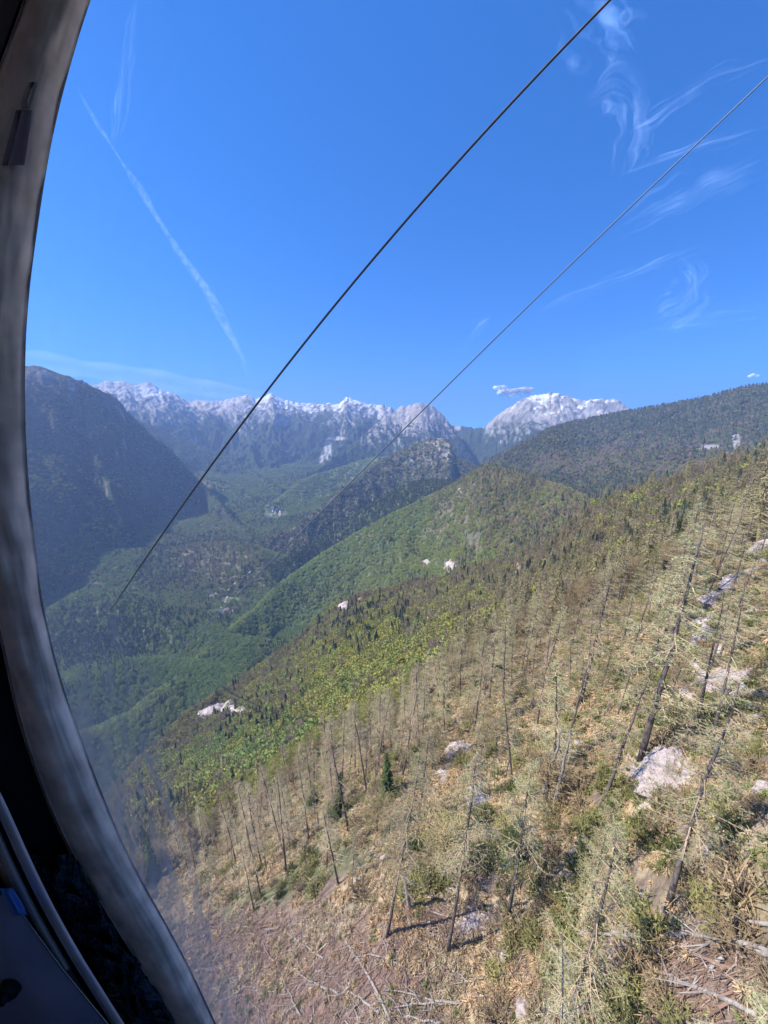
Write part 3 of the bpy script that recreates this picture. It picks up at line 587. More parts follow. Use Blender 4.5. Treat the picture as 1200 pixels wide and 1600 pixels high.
def cover(name, P, S, T, col, label, cat, tilt=.05):
    """points with size and tint; geometry nodes stand one tree of the collection on each"""
    n = len(P); me = bpy.data.meshes.new(name); me.vertices.add(n); me.vertices.foreach_set('co', np.asarray(P, np.float32).ravel())
    a = me.attributes.new('size', 'FLOAT_VECTOR', 'POINT'); a.data.foreach_set('vector', np.asarray(S, np.float32).ravel())
    a = me.attributes.new('turn', 'FLOAT_VECTOR', 'POINT'); tr = np.stack([rng.normal(size=n)*tilt, rng.normal(size=n)*tilt, rng.random(n)*6.283], 1).astype(np.float32); a.data.foreach_set('vector', tr.ravel())
    a = me.attributes.new('tint', 'FLOAT_COLOR', 'POINT'); c4 = np.ones((n, 4), np.float32); c4[:, :3] = T; a.data.foreach_set('color', c4.ravel())
    a = me.attributes.new('pick', 'INT', 'POINT'); a.data.foreach_set('value', rng.integers(0, 64, n).astype(np.int32))
    o = bpy.data.objects.new(name, me); C.objects.link(o); tag(o, label, cat, kind='stuff')
    ng = bpy.data.node_groups.new(name, 'GeometryNodeTree'); ng.interface.new_socket('Geometry', in_out='INPUT', socket_type='NodeSocketGeometry'); ng.interface.new_socket('Geometry', in_out='OUTPUT', socket_type='NodeSocketGeometry')
    gi = ng.nodes.new('NodeGroupInput'); go = ng.nodes.new('NodeGroupOutput'); ip = ng.nodes.new('GeometryNodeInstanceOnPoints'); ci = ng.nodes.new('GeometryNodeCollectionInfo')
    ci.inputs['Collection'].default_value = COLS[col]; ci.inputs['Separate Children'].default_value = True; ci.inputs['Reset Children'].default_value = True
    def at(nm, ty):
        q = ng.nodes.new('GeometryNodeInputNamedAttribute'); q.data_type = ty; q.inputs['Name'].default_value = nm; return q.outputs[0]
    L_ = ng.links.new; L_(gi.outputs[0], ip.inputs['Points']); L_(ci.outputs[0], ip.inputs['Instance']); ip.inputs['Pick Instance'].default_value = True
    L_(at('pick', 'INT'), ip.inputs['Instance Index']); L_(at('turn', 'FLOAT_VECTOR'), ip.inputs['Rotation']); L_(at('size', 'FLOAT_VECTOR'), ip.inputs['Scale']); L_(ip.outputs[0], go.inputs[0])
    o.modifiers.new('trees', 'NODES').node_group = ng; return o
C_CON = np.array([.10, .12, .07]); C_GRN = np.array([.25, .33, .11]); C_YEL = np.array([.38, .36, .10]); C_OLV = np.array([.31, .27, .13]); C_BRN = np.array([.33, .255, .19]); C_PUR = np.array([.34, .26, .215])
def visible(az, r, z, h, marg):
    ia, ir = grid_ix(az, r); return (z+h)/r > RUNMAX[np.round(ia).astype(int), np.maximum(ir.astype(int)-2, 0)]-marg
# middle and far distance
def cand(n, r0, r1, sfun):
    """points with spacing sfun(r)"""
    rs = np.exp(np.linspace(math.log(r0), math.log(r1), 400)); pdf = rs*rs/sfun(rs)**2; cdf = np.cumsum(pdf); tot = cdf[-1]*R(124)*math.log(r1/r0)/400; cdf /= cdf[-1]
    n = int(tot); r = np.interp(rng.random(n), cdf, rs); return R(-62)+R(124)*rng.random(n), r
az, r = cand(0, 60, 5600, lambda r: np.maximum(4.3 + .0*r, r*.0046))
z = bil(H, az, r); own = owner(az, r); x = r*np.sin(az); y = r*np.cos(az); px, py = proj(np.stack([x, y, z], -1))
k = visible(az, r, z, 16, .03); k &= ~((own == 1) & (r < 118)); k &= (px > -60) & (px < 1330)
slp = bil(SL, az, r); k &= ~((slp > 2.7) & (own != 1)); k &= ~np.isin(own, [8, 9]); k &= ~((own == 7) & (z > 0)); k &= ~((own == 2) & (z+150*fbm(x/300, y/300, 3, 5) > 230)); k &= ~((own == 6) & (z > -120))
k &= ~((own == 10) & (z > 50))
for cx, cy, rx, ry in [(358,938,19,6),(430,803,20,8),(1150,690,8,18),(1110,700,19,5),(1185,672,9,4),(350,1108,24,10),(535,950,8,12),(808,905,6,16),(320,1120,24,4),(340,955,16,6),(330,932,8,5),(375,1115,15,9),(703,885,9,6),(666,880,6,4)]: k &= ~(el(px, py, cx, cy, rx, ry) & (rng.random(len(px)) < .93))
az, r, x, y, z, px, py, own, slp = [q[k] for q in (az, r, x, y, z, px, py, own, slp)]; n = len(r); print('cover', n)
nn = fbm(x/140, y/140, 4, 201); nf = fbm(x/40, y/40, 3, 205); nw = fbm(x/500, y/500, 3, 209); u = rng.random(n)
typ = np.zeros(n, int); tint = np.zeros((n, 3)); ht = 12+5*rng.random(n)
# 0 conifer 1 leafy crown 2 thin larch 3 twiggy crown
M1 = own == 1
yel = np.exp(-(((px-(560-(py-1100)*.2))/175)**2+((py-1110)/125)**2))*1.1+np.exp(-(((px-640)/110)**2+((py-1010)/45)**2))*.35+np.exp(-(((px-350)/160)**2+((py-1210)/50)**2))*.95+np.exp(-(((px-1050)/90)**2+((py-795)/35)**2))*.35+np.exp(-(((px-740)/40)**2+((py-940)/25)**2))*.6
pc = np.clip(.02+.35*nn+.35*np.exp(-(((px-560)/70)**2+((py-1000)/50)**2))+.3*np.exp(-(((px-420)/60)**2+((py-1150)/40)**2)), .03, .7)
pl = np.clip(yel*.85+.75*nf+.06, .0, .85)*sstep(-.12, .08, yel-.05+nf*.2)
q = np.where(u < pl, 1, np.where(u < pl+(1-pl)*pc, 0, np.where(rng.random(n) < .10+(px > 700)*.18, 2, 3)))
typ = np.where(M1, q, typ)
lowgreen = sstep(-180, -420, z+nn*160)                      # spring climbs the slopes: valleys already green
conp = np.select([own == 3, own == 4, own == 5, own == 0, own == 2, own == 11], [.02+.5*nn+.22*sstep(-350, -100, z), .66+.6*nn-.6*np.exp(-(((px-930)/220)**2+((py-722)/30)**2)), .7, .25+1.1*nw-.2*(r > 2700), .4+.6*nn, .05+.5*nn], .22+1.1*nw)
t2 = np.where(rng.random(n) < conp, 0, np.where(rng.random(n) < .25+.75*lowgreen, 1, 3)); t2 = np.where(own == 6, np.where(rng.random(n) < .18, 0, np.where(rng.random(n) < .25, 1, 3)), t2); t2 = np.where(own == 11, np.where(rng.random(n) < .1, 0, 1), t2); pv = np.exp(-(((px-330)/120)**2+((py-880)/70)**2)); t2 = np.where(np.isin(own, [0, 13, 14]) & (rng.random(n) < pv*.75), 3, t2); typ = np.where(M1, typ, t2)
green = C_GRN*.9+(C_YEL-C_GRN)*np.clip(.3+nw*.9+nf*.8+.2*rng.normal(size=n), 0, .8)[:, None]*.55
tl_ = C_GRN+(C_YEL-C_GRN)*np.clip(.8+nf*.8+.25*rng.normal(size=n)-.5*np.exp(-(((px-380)/130)**2+((py-1180)/60)**2)), 0, 1.1)[:, None]
cc = C_CON*(.8+.5*rng.random(n))[:, None]
br = C_BRN+(C_OLV-C_BRN)*np.clip(.5+nf*1.2+.3*rng.normal(size=n), 0, 1)[:, None]
tint = np.where((typ == 0)[:, None], cc, np.where((typ == 1)[:, None], np.where(M1[:, None], tl_, green), br))
tint = np.where(((typ >= 2) & (own == 4))[:, None], C_PUR, tint)
tint = np.where(((typ == 2) & M1)[:, None], C_OLV*1.15+(C_BRN-C_OLV)*np.clip(.2+nf, 0, 1)[:, None], tint)
tint = np.where((own == 11)[:, None], tint*1.35+[.05, .02, .02], tint); tint = np.where((own == 3)[:, None], tint*1.32+[.035, .01, .0], tint); tint = np.where((own == 5)[:, None], tint*1.0, tint); tint = np.where((own == 6)[:, None], tint*1.25, tint); tint = np.where(np.isin(own, [0, 12, 13, 14, 15])[:, None], tint*1.15, tint); tint = np.where(((own == 4) | (own == 2))[:, None], tint*1.18+[.012, .004, .006], tint)
tint *= (.8+.4*rng.random(n))[:, None]
far = np.clip(r*.0046/5, 1, 3.2)
hh = np.where(typ == 0, ht*1.15, np.where(typ == 2, ht*1.25, ht*.8))
hh = hh*np.where(M1, 1, .9+.15*far); wd = hh*np.where(typ == 0, 1., np.where(typ == 1, 1.05, 1.0))*np.where(M1, 1, far**.55)
S = np.stack([wd, wd, hh], 1); P = np.stack([x, y, z-.4], 1)
nm = [('conifer_forest', 'conifer', 'dark conifer forest covering the valley sides', 'forest'), ('leafy_woodland', 'crown', 'fresh green broadleaf woodland on the lower slopes', 'woodland'), ('larch_woodland', 'larch', 'thin bare larches covering the upper slope', 'woodland'), ('bare_woodland', 'twig', 'brown leafless beech wood on the slopes', 'woodland')]
indiv = np.zeros(n, bool)
# the nearest of each kind behind the open wood are trees of their own
for ty, kk, h0, lab, grp, num in [(1, 'leafy', 13, 'yellow green broadleaf tree in fresh leaf below the open larch wood', 'fresh green trees below the open wood', 200), (0, 'spruce', 15, 'dark spruce in the mixed wood beyond the open larches', 'spruces beyond the open wood', 160), (3, 'beech', 13, 'brown olive beech nearly bare beyond the open larches', 'bare beeches beyond the open wood', 200)]:
    c = np.where((typ == ty) & M1)[0]; c = c[np.argsort(r[c])][:num]; indiv[c] = True
    for i in c: place(kk, (x[i], y[i], z[i]-.3), hh[i]*(1.0 if ty else .9), (rng.normal()*.03, rng.normal()*.03), lab, grp)
for ty, (a_, b_, l_, c_) in enumerate(nm):
    s = (typ == ty) & ~indiv; print(a_, s.sum()); cover(a_, P[s], S[s], tint[s], b_, l_, c_)
# overflow of the open wood
if rest:
    ii = np.array([q[0] for q in rest])
# ------------------------------------------------------------------ rocks, fallen logs, grass and brush
def rock_mat(name, a, b, spot):
    m, t, out = newmat(name); d = N(t, 'ShaderNodeBsdfPrincipled', Roughness=.9); d.inputs['Specular IOR Level'].default_value = .15; geo = N(t, 'ShaderNodeNewGeometry')
    n1_ = N(t, 'ShaderNodeTexNoise', Scale=.9, Detail=9.0, Roughness=.7); n2_ = N(t, 'ShaderNodeTexNoise', Scale=2.6, Detail=8.0, Roughness=.7); vo = N(t, 'ShaderNodeTexVoronoi', Scale=1.3, feature='DISTANCE_TO_EDGE')
    for q in (n1_, n2_, vo): t.links.new(geo.outputs['Position'], q.inputs['Vector'])
    cr = N(t, 'ShaderNodeValToRGB'); cr.color_ramp.elements[0].position = .38; cr.color_ramp.elements[0].color = (*a, 1); cr.color_ramp.elements[1].position = .62; cr.color_ramp.elements[1].color = (*b, 1)
    c2 = N(t, 'ShaderNodeValToRGB'); c2.color_ramp.elements[0].position = .56; c2.color_ramp.elements[1].position = .66
    mx = N(t, 'ShaderNodeMix', data_type='RGBA'); mx.inputs[7].default_value = (*spot, 1)
    t.links.new(n1_.outputs['Fac'], cr.inputs[0]); t.links.new(n2_.outputs['Fac'], c2.inputs[0]); t.links.new(c2.outputs[0], mx.inputs[0]); t.links.new(cr.outputs[0], mx.inputs[6]); t.links.new(mx.outputs[2], d.inputs['Base Color'])
    ad = N(t, 'ShaderNodeMath', operation='MULTIPLY_ADD'); ad.inputs[1].default_value = .6; t.links.new(vo.outputs[0], ad.inputs[0]); t.links.new(n2_.outputs['Fac'], ad.inputs[2])
    bp = N(t, 'ShaderNodeBump', Strength=1.0, Distance=.35); t.links.new(ad.outputs[0], bp.inputs['Height']); t.links.new(bp.outputs[0], d.inputs['Normal']); t.links.new(d.outputs[0], out.inputs[0]); return m
M_rock = rock_mat('pale_limestone', (.48, .39, .34), (.70, .59, .54), (.24, .17, .11))
def gnormal(x, y, e=1.5):
    n = np.array([-(ground(x+e, y)-ground(x-e, y))/(2*e), -(ground(x, y+e)-ground(x, y-e))/(2*e), 1.]); return n/np.linalg.norm(n)
def rock(base, w, h, seed, label, kind='rock_outcrop', cat='rock', squash=.8):
    g = np.random.default_rng(seed); nu, nv = 44, 26; th = np.linspace(0, 2*math.pi, nu, endpoint=False); ph = np.linspace(.02, math.pi-.02, nv)
    T_, F_ = np.meshgrid(th, ph, indexing='ij'); D = np.stack([np.cos(T_)*np.sin(F_), np.sin(T_)*np.sin(F_), np.cos(F_)], -1)
    # cut by random planes: angular block, then roughened
    rad = np.full(T_.shape, 1.25)
    for _ in range(13):
        n_ = g.normal(size=3); n_ /= np.linalg.norm(n_); c = D@n_; rad = np.where(c > .05, np.minimum(rad, (.62+.4*g.random())/np.maximum(c, .05)), rad)
    per = lambda a, b, s: (perlin(D[..., 0]*a+seed, D[..., 1]*a+D[..., 2]*b, s)+perlin(D[..., 2]*a-seed, D[..., 0]*b+D[..., 1]*a, s+1))
    rad = rad*(1+.10*per(3, 2.3, 3)+.07*per(8, 7, 5)+.04*per(19, 17, 7)); Vx = D*rad[..., None]*[w/2, w/2*squash, h/2]
    i = np.arange(nu*nv).reshape(nu, nv); i2 = np.roll(i, -1, 0); Fc = np.stack([i[:, :-1], i[:, 1:], i2[:, 1:], i2[:, :-1]], -1).reshape(-1, 4)
    V_ = Vx.reshape(-1, 3); n0 = len(V_); V_ = np.vstack([V_, [[0, 0, V_[i[:, 0], 2].mean()], [0, 0, V_[i[:, -1], 2].mean()]]])
    T3 = np.vstack([np.stack([i[:, 0], i2[:, 0], np.full(nu, n0)], 1), np.stack([i2[:, -1], i[:, -1], np.full(nu, n0+1)], 1)])
    o = mesh_np(kind, V_, [Fc, T3], [M_rock]); nrm = Vector(gnormal(base[0], base[1], max(w*.3, 1.)))
    o.rotation_mode = 'QUATERNION'; o.rotation_quaternion = Vector((0, 0, 1)).rotation_difference(nrm) @ Matrix.Rotation(g.random()*6.28, 3, 'Z').to_quaternion()
    o.location = Vector(base)-nrm*h*.12; tag(o, label, cat); return o
ROCKS = [(1035,1212,46,30,'big flat pale pink rock at the foot of the thick leaning larch'),(705,1180,24,22,'pale boulder in the middle of the slope above the shaded hollow'),(745,1248,13,24,'narrow white rock below the pale boulder'),
 (1140,1062,36,18,'pale slab on the upper right slope beside the second trunk'),(1105,1000,16,34,'tall pale rock face behind the pale trunked larch'),(1188,862,22,26,'pale cliff at the right edge below the skyline wood'),(792,1488,17,13,'white block at the foot of the wood right of the tall thin larch'),
 (1022,1302,15,8,'small white rock below the big flat rock'),(690,1222,8,10,'small pinkish rock left of the narrow white rock'),(1000,1405,14,10,'pale stone among green larches above the fallen trunk'),(640,1310,8,6,'little pale stone in the straw coloured patch'),
 (735,1440,26,9,'long low pink ledge above the white block'),(820,1575,12,14,'pale rock near the bottom edge left of the fallen trunk'),(1005,1570,14,18,'tall white rock at the bottom edge below the fallen trunk'),(855,1592,18,10,'white rock cut by the bottom edge'),(903,1165,12,9,'pale rock beside the dead white snags'),
 (845,1140,12,9,'white crest rock above the dead snags'),(820,1105,14,8,'pale ridge rock upslope of the dead snags'),(1165,1150,10,8,'small pale rock right of the big flat rock'),(880,1310,10,7,'pale rock in the orange grass below the snags'),(705,1345,9,12,'white rock left of the green larch crowns'),(1170,960,14,12,'pale rock under the right hand skyline larches'),
 (900,1340,12,9,'pale rock below the orange grass above the fallen trunk'),(960,1460,13,9,'pale rock just left of the fallen larch top'),(860,1420,12,9,'pinkish rock among green larch crowns at lower centre'),(1110,1330,15,10,'pale rock between green bushes at the lower right'),(600,1340,8,6,'small rock in the open wood left of the tall straight larch'),(1160,905,24,16,'broad pale rock under the right hand skyline'),(1118,940,20,18,'jagged pink rock above the tall pale rock face'),(1168,1010,24,14,'pale rock shelf left of the right edge above the slab'),(1075,1085,16,12,'pale rock at the foot of the tall rock face'),(1130,1185,18,11,'low pink rock in orange grass right of the big flat rock'),(1188,1235,14,16,'pale rock cut by the right edge below the shelf'),(955,1090,10,8,'small pale rock in the orange grass left of the thick larch'),(770,1330,16,9,'low pinkish rock between two slim larches'),(660,1400,9,6,'small rock beside the tall straight larch'),
 (536,950,8,15,'pale rock knob standing out on the left skyline of the slope'),(352,1108,18,8,'pale cliff on the lower left spur'),(376,1116,12,11,'second pale cliff right beside the lower left one'),(322,1119,22,4,'long low reddish ledge left of the pale spur cliff'),(808,903,5,18,'thin white cliff stripe between brown trees'),(820,878,10,5,'pale ledge above the thin white cliff stripe'),
 (702,886,10,7,'pale crag on the green ridge across the gully'),(666,880,7,5,'smaller pale crag left of the one on the green ridge'),(765,966,12,6,'bluish white rock in the middle wood'),(560,1155,7,5,'pale rock among the yellow green trees'),(468,1048,6,16,'upright pale rock rib on the left flank')]
for i, (px_, py_, rx, ry, lab) in enumerate(ROCKS):
    B = hit(px_, py_); s = B[1]*cp-B[2]*sp; w_ = 2.7*rx*s/600; h_ = max(1.5*ry*s/600, w_*.3); rock(B, w_, min(h_, w_*1.5), 500+i, lab, 'cliff' if s > 250 else 'rock_outcrop', 'cliff' if s > 250 else 'rock')
# scattered stones
def small_rocks():
    az, r = scatter(300, 18, 75, 2, -30, 58); x, y = r*np.sin(az), r*np.cos(az); z = bil(H, az, r); px, py = proj(np.stack([x, y, z], -1))
    c = bil(COL[..., 2], az, r); ok = (px > 640) & (px < 1230) & (py < 1640) & (c > .25)
    ii = np.where(ok)[0][:70]; src = []
    for j, i in enumerate(ii):
        if j < 5: o = rock((x[i], y[i], z[i]), 1.0, .6, 700+j, 'loose pale stone lying in the straw coloured grass', 'stone'); src.append(o)
        else:
            o = src[j % 5].copy(); C.objects.link(o); o.location = (x[i], y[i], z[i]-.1)
            o.rotation_quaternion = o.rotation_quaternion @ Matrix.Rotation(rng.random()*6.28, 3, 'Z').to_quaternion()
        k = .5+1.3*rng.random()**2; o.scale = (k, k, k*.9); o['group'] = 'loose stones in the grass'
    return ii
small_rocks()
# fallen trunks
def log(p0, p1, r0, label, seed, nb=10, lift=.25):
    g = np.random.default_rng(seed); A_, B_ = hit(*p0), hit(*p1); n = 9; t = np.linspace(0, 1, n); Pn = A_+(B_-A_)*t[:, None]; gz = np.array([ground(a, b) for a, b in Pn[:, :2]]); Pn[:, 2] = np.maximum(Pn[:, 2]*.5+gz*.5, gz)+lift; Pn[1:-1] += g.normal(size=(n-2, 3))*.05
    mid_ = Pn.mean(0); mb = MB(); rad = r0*(1-.7*t); mb.tube(Pn-mid_, rad, 8)
    root = bpy.data.objects.new('fallen_trunk', None); C.objects.link(root); root.location = mid_; root.empty_display_size = .4; tag(root, label, 'log'); mb.build('stem', [M_pale], root, smooth=True)
    br = MB(); ax = (B_-A_)/np.linalg.norm(B_-A_)
    for _ in range(nb):
        s = .2+.78*g.random(); b0 = np.array([np.interp(s, t, Pn[:, k]) for k in range(3)])-mid_; d = g.normal(size=3); d -= ax*(d@ax); d /= np.linalg.norm(d); d[2] = abs(d[2])*.6; L = .5+1.9*g.random()
        br.tube(np.array([b0, b0+d*L*.5+ax*L*.2, b0+d*L*.8+ax*L*.55-[0, 0, .1]]), [.05, .032, .012], 4, cap=False)
    if nb: br.build('branches', [M_pale], root)
LOGS = [((1200,1497),(1040,1462),.20,'big pale fallen trunk with bare branches at the right edge'),((1050,1465),(868,1452),.14,'top of a pale fallen larch pointing left above the brush'),((1180,1592),(960,1520),.12,'thin pale fallen trunk below the big one'),((1200,1450),(1080,1445),.10,'thin straight pole lying above the big fallen trunk'),
 ((610,1598),(515,1440),.13,'pale log running down through the brushwood'),((592,1585),(535,1545),.12,'short pale log crossing the brushwood logs'),((725,1572),(600,1550),.10,'long pale pole lying right of the brushwood logs'),((700,1568),(602,1578),.09,'second pole under the long pale pole'),
 ((640,1520),(545,1500),.08,'thin pole at the upper edge of the brushwood'),((528,1555),(460,1522),.09,'pale log lying across the left of the brushwood'),((505,1500),(425,1445),.08,'thin log sloping down from the bare trunks'),((470,1590),(440,1530),.08,'short grey log in the purple brush'),
 ((395,1500),(350,1570),.08,'thin log at the left end of the clearing'),((290,1465),(268,1490),.10,'pale stick seen through the dusty glass'),((690,1600),(620,1590),.09,'log end at the bottom edge'),((560,1600),(545,1545),.08,'crossing log beside the longest one'),
 ((760,1530),(700,1545),.06,'small grey stick in the straw grass'),((960,1490),(905,1555),.07,'thin bleached branch hanging down slope in the right brush'),((1130,1500),(1075,1548),.09,'broken limb under the big fallen trunk'),((1010,1560),(930,1530),.07,'grey stick between the right hand rocks')]
for i, (a_, b_, r_, lab) in enumerate(LOGS): log(a_, b_, r_*1.0, lab, 800+i, nb=12 if i < 3 else 5)
# grass tussocks
def tuft(seed):
    g = np.random.default_rng(seed); mb = MB(); n = 46; th = g.random(n)*6.283; rr_ = .12*g.random(n); A_ = np.stack([np.cos(th)*rr_, np.sin(th)*rr_, 0*th], 1); L = .35+.35*g.random(n); o_ = .25+.6*g.random(n)
    M_ = A_+np.stack([np.cos(th)*L*o_*.5, np.sin(th)*L*o_*.5, L*.75], 1); B_ = A_+np.stack([np.cos(th)*L*o_*1.3, np.sin(th)*L*o_*1.3, L*.55], 1); strips(mb, A_, M_, .06, 0, g, .9); strips(mb, M_, B_, .054, 0, g, .3); return mb
COLS['tuft'] = coll('grass_tuft', [tuft(i) for i in range(4)], M_inst)
def bush(seed):
    g = np.random.default_rng(seed); mb = MB(); n = 130; v = g.normal(size=(n, 3)); v[:, 2] = abs(v[:, 2]); v /= np.linalg.norm(v, axis=1, keepdims=True); a = v*.15*g.random((n, 1)); b = v*(.5+.4*g.random((n, 1)))*[1, 1, 1.1]; strips(mb, a, b, .045, 0, g); c = b*(.6+.4*g.random((n, 1)))
    strips(mb, c, c+g.normal(size=(n, 3))*.25, .03, 0, g); leaves(mb, np.repeat(b, 2, 0)*(.55+.5*g.random((2*n, 1))), .10, 0, g); return mb
COLS['bush'] = coll('low_bush', [bush(i) for i in range(4)], M_inst)
az, r = scatter(60000, 13, 120, 2, -40, 62); x, y = r*np.sin(az), r*np.cos(az); z = bil(H, az, r); px, py = proj(np.stack([x, y, z], -1)); own = owner(az, r)
cb = np.stack([bil(COL[..., k], az, r) for k in range(3)], -1); strawy = sstep(.24, .40, cb[:, 0])*sstep(.36, .24, cb[:, 2])
k = (own == 1) & (px > 250) & (px < 1290) & (py < 1720) & (rng.random(len(r)) < (.06+.94*strawy)*np.clip(1.35-r/110, .25, 1))
az, r, x, y, z, px, py = [q[k] for q in (az, r, x, y, z, px, py)]; n = len(r); print('tufts', n)
s = (.75+.6*rng.random(n))*np.clip(r/45, .8, 1.7); nn = fbm(x/5, y/5, 3, 301)
tnt = np.array([.56, .47, .31])+(np.array([.62, .43, .24])-np.array([.56, .47, .31]))*np.clip(.5+nn, 0, 1)[:, None]; gr = rng.random(n) < .12+.25*(px > 900); tnt = np.where(gr[:, None], np.array([.26, .27, .10]), tnt)*(.75+.5*rng.random(n))[:, None]
cover('dry_grass', np.stack([x, y, z-.03], 1), np.stack([s, s, s], 1), tnt, 'tuft', 'straw coloured grass tussocks on the steep open slope', 'grass', .25)
az, r = scatter(9000, 13, 135, 2, -45, 62); x, y = r*np.sin(az), r*np.cos(az); z = bil(H, az, r); px, py = proj(np.stack([x, y, z], -1)); own = owner(az, r)
k = (own == 1) & (px > 200) & (px < 1290) & (py < 1720) & ~((py > 1410) & (px < 770)) & (rng.random(len(r)) < .45+.9*fbm(x/12, y/12, 3, 311)+.25*(px > 830)*(py > 1230))
for cx, cy, rx, ry in [(720,1240,60,35),(980,1010,45,35),(940,1110,45,28),(1035,1210,55,34),(1130,1070,45,22),(1120,1240,40,25),(620,1300,40,30)]: k &= ~el(px, py, cx, cy, rx, ry)
az, r, x, y, z, px, py = [q[k] for q in (az, r, x, y, z, px, py)]; n = len(r); print('bushes', n); q = rng.random(n); s = 1.0+1.1*rng.random(n)
tnt = np.where((q < .12)[:, None], np.array([.12, .14, .045]), np.where((q < .6)[:, None], np.array([.33, .31, .12]), np.array([.36, .27, .16])))*(.75+.5*rng.random(n))[:, None]
cover('undergrowth', np.stack([x, y, z-.1], 1), np.stack([s, s, s*1.1], 1), tnt, 'bush', 'olive and brown low bushes between the foreground larches', 'undergrowth', .2)
# brushwood left from felling
def brushwood(n, sel, seed):
    g = np.random.default_rng(seed); az, r = scatter(n*14, 12, 75, 2, -45, 62); x, y = r*np.sin(az), r*np.cos(az); z = bil(H, az, r); px, py = proj(np.stack([x, y, z], -1)); k = sel(px, py, x, y) & (owner(az, r) == 1); x, y, z = x[k][:n], y[k][:n], z[k][:n]; m_ = len(x)
    A_ = np.stack([x, y, z+.05+.3*g.random(m_)], 1); th = g.normal(2.4, 1.1, m_); L = .5+2.6*g.random(m_)**2; ex, ey = np.cos(th)*L, np.sin(th)*L; bx, by = x+ex, y+ey; bz = ground(bx, by)+.05+.45*g.random(m_)
    B_ = np.stack([bx, by, bz], 1); Mi = (A_+B_)/2+g.normal(size=(m_, 3))*.12; mb = MB(); w_ = .03+.09*g.random(m_)**4
    lt = (g.random(m_) < .3).astype(int)
    for c in (0, 1): q = lt == c; strips(mb, A_[q], Mi[q], w_[q], c, g, .9); strips(mb, Mi[q], B_[q], w_[q]*.9, c, g, .3)
    q = np.arange(m_) % 2 == 0; st = Mi[q]; strips(mb, st, st+g.normal(size=(q.sum(), 3))*[.5, .5, .2], .03, 0, g); return mb
M_br1 = leaf_mat('brown_brush', (.27, .175, .125), None, 0, .4); M_br2 = leaf_mat('grey_brush', (.38, .31, .26), None, 0, .3)
b1 = brushwood(15000, lambda px, py, x, y: (py > 1425+45*fbm(x/4, y/4, 2, 33)) & (px < 720+60*fbm(x/3, y/3, 2, 35)) & (px > 200) & (py < 1700), 41)
tag(b1.build('brushwood', [M_br1, M_br2]), 'purple brown felled brushwood covering the clearing at the bottom', 'brushwood', kind='stuff')
b2 = brushwood(9000, lambda px, py, x, y: el(px, py, 1070, 1560, 230, 115) | el(px, py, 720, 1450, 70, 30) | el(px, py, 820, 1520, 60, 60), 43)
tag(b2.build('brushwood', [M_br1, M_br2]), 'grey tangle of dead branches around the big fallen trunk at lower right', 'brushwood', kind='stuff')

# ------------------------------------------------------------------ valley houses and road
def solid_mat(name, c, rough=.7, metal=0, spec=.3, noise=.0, sc=30):
    m, t, out = newmat(name); d = N(t, 'ShaderNodeBsdfPrincipled', Roughness=rough, Metallic=metal); d.inputs['Base Color'].default_value = (*c, 1); d.inputs['Specular IOR Level'].default_value = spec
    if noise:
        tc = N(t, 'ShaderNodeTexCoord'); no = N(t, 'ShaderNodeTexNoise', Scale=sc, Detail=6.0); cr = N(t, 'ShaderNodeMapRange'); cr.inputs['From Min'].default_value = .3; cr.inputs['From Max'].default_value = .7; cr.inputs['To Min'].default_value = 1-noise; cr.inputs['To Max'].default_value = 1+noise
        rgb = N(t, 'ShaderNodeRGB'); rgb.outputs[0].default_value = (*c, 1); vm = N(t, 'ShaderNodeVectorMath', operation='SCALE'); t.links.new(tc.outputs['Object'], no.inputs['Vector']); t.links.new(no.outputs['Fac'], cr.inputs[0]); t.links.new(rgb.outputs[0], vm.inputs[0]); t.links.new(cr.outputs[0], vm.inputs['Scale']); t.links.new(vm.outputs[0], d.inputs['Base Color'])
        bp = N(t, 'ShaderNodeBump', Strength=.15, Distance=.002); t.links.new(no.outputs['Fac'], bp.inputs['Height']); t.links.new(bp.outputs[0], d.inputs['Normal'])
    t.links.new(d.outputs[0], out.inputs[0]); return m
M_wall = solid_mat('white_render', (.82, .80, .76), .8, noise=.06, sc=.5); M_roof = solid_mat('grey_roof', (.30, .25, .24), .8, noise=.2, sc=.4); M_win = solid_mat('dark_window', (.03, .035, .045), .2)
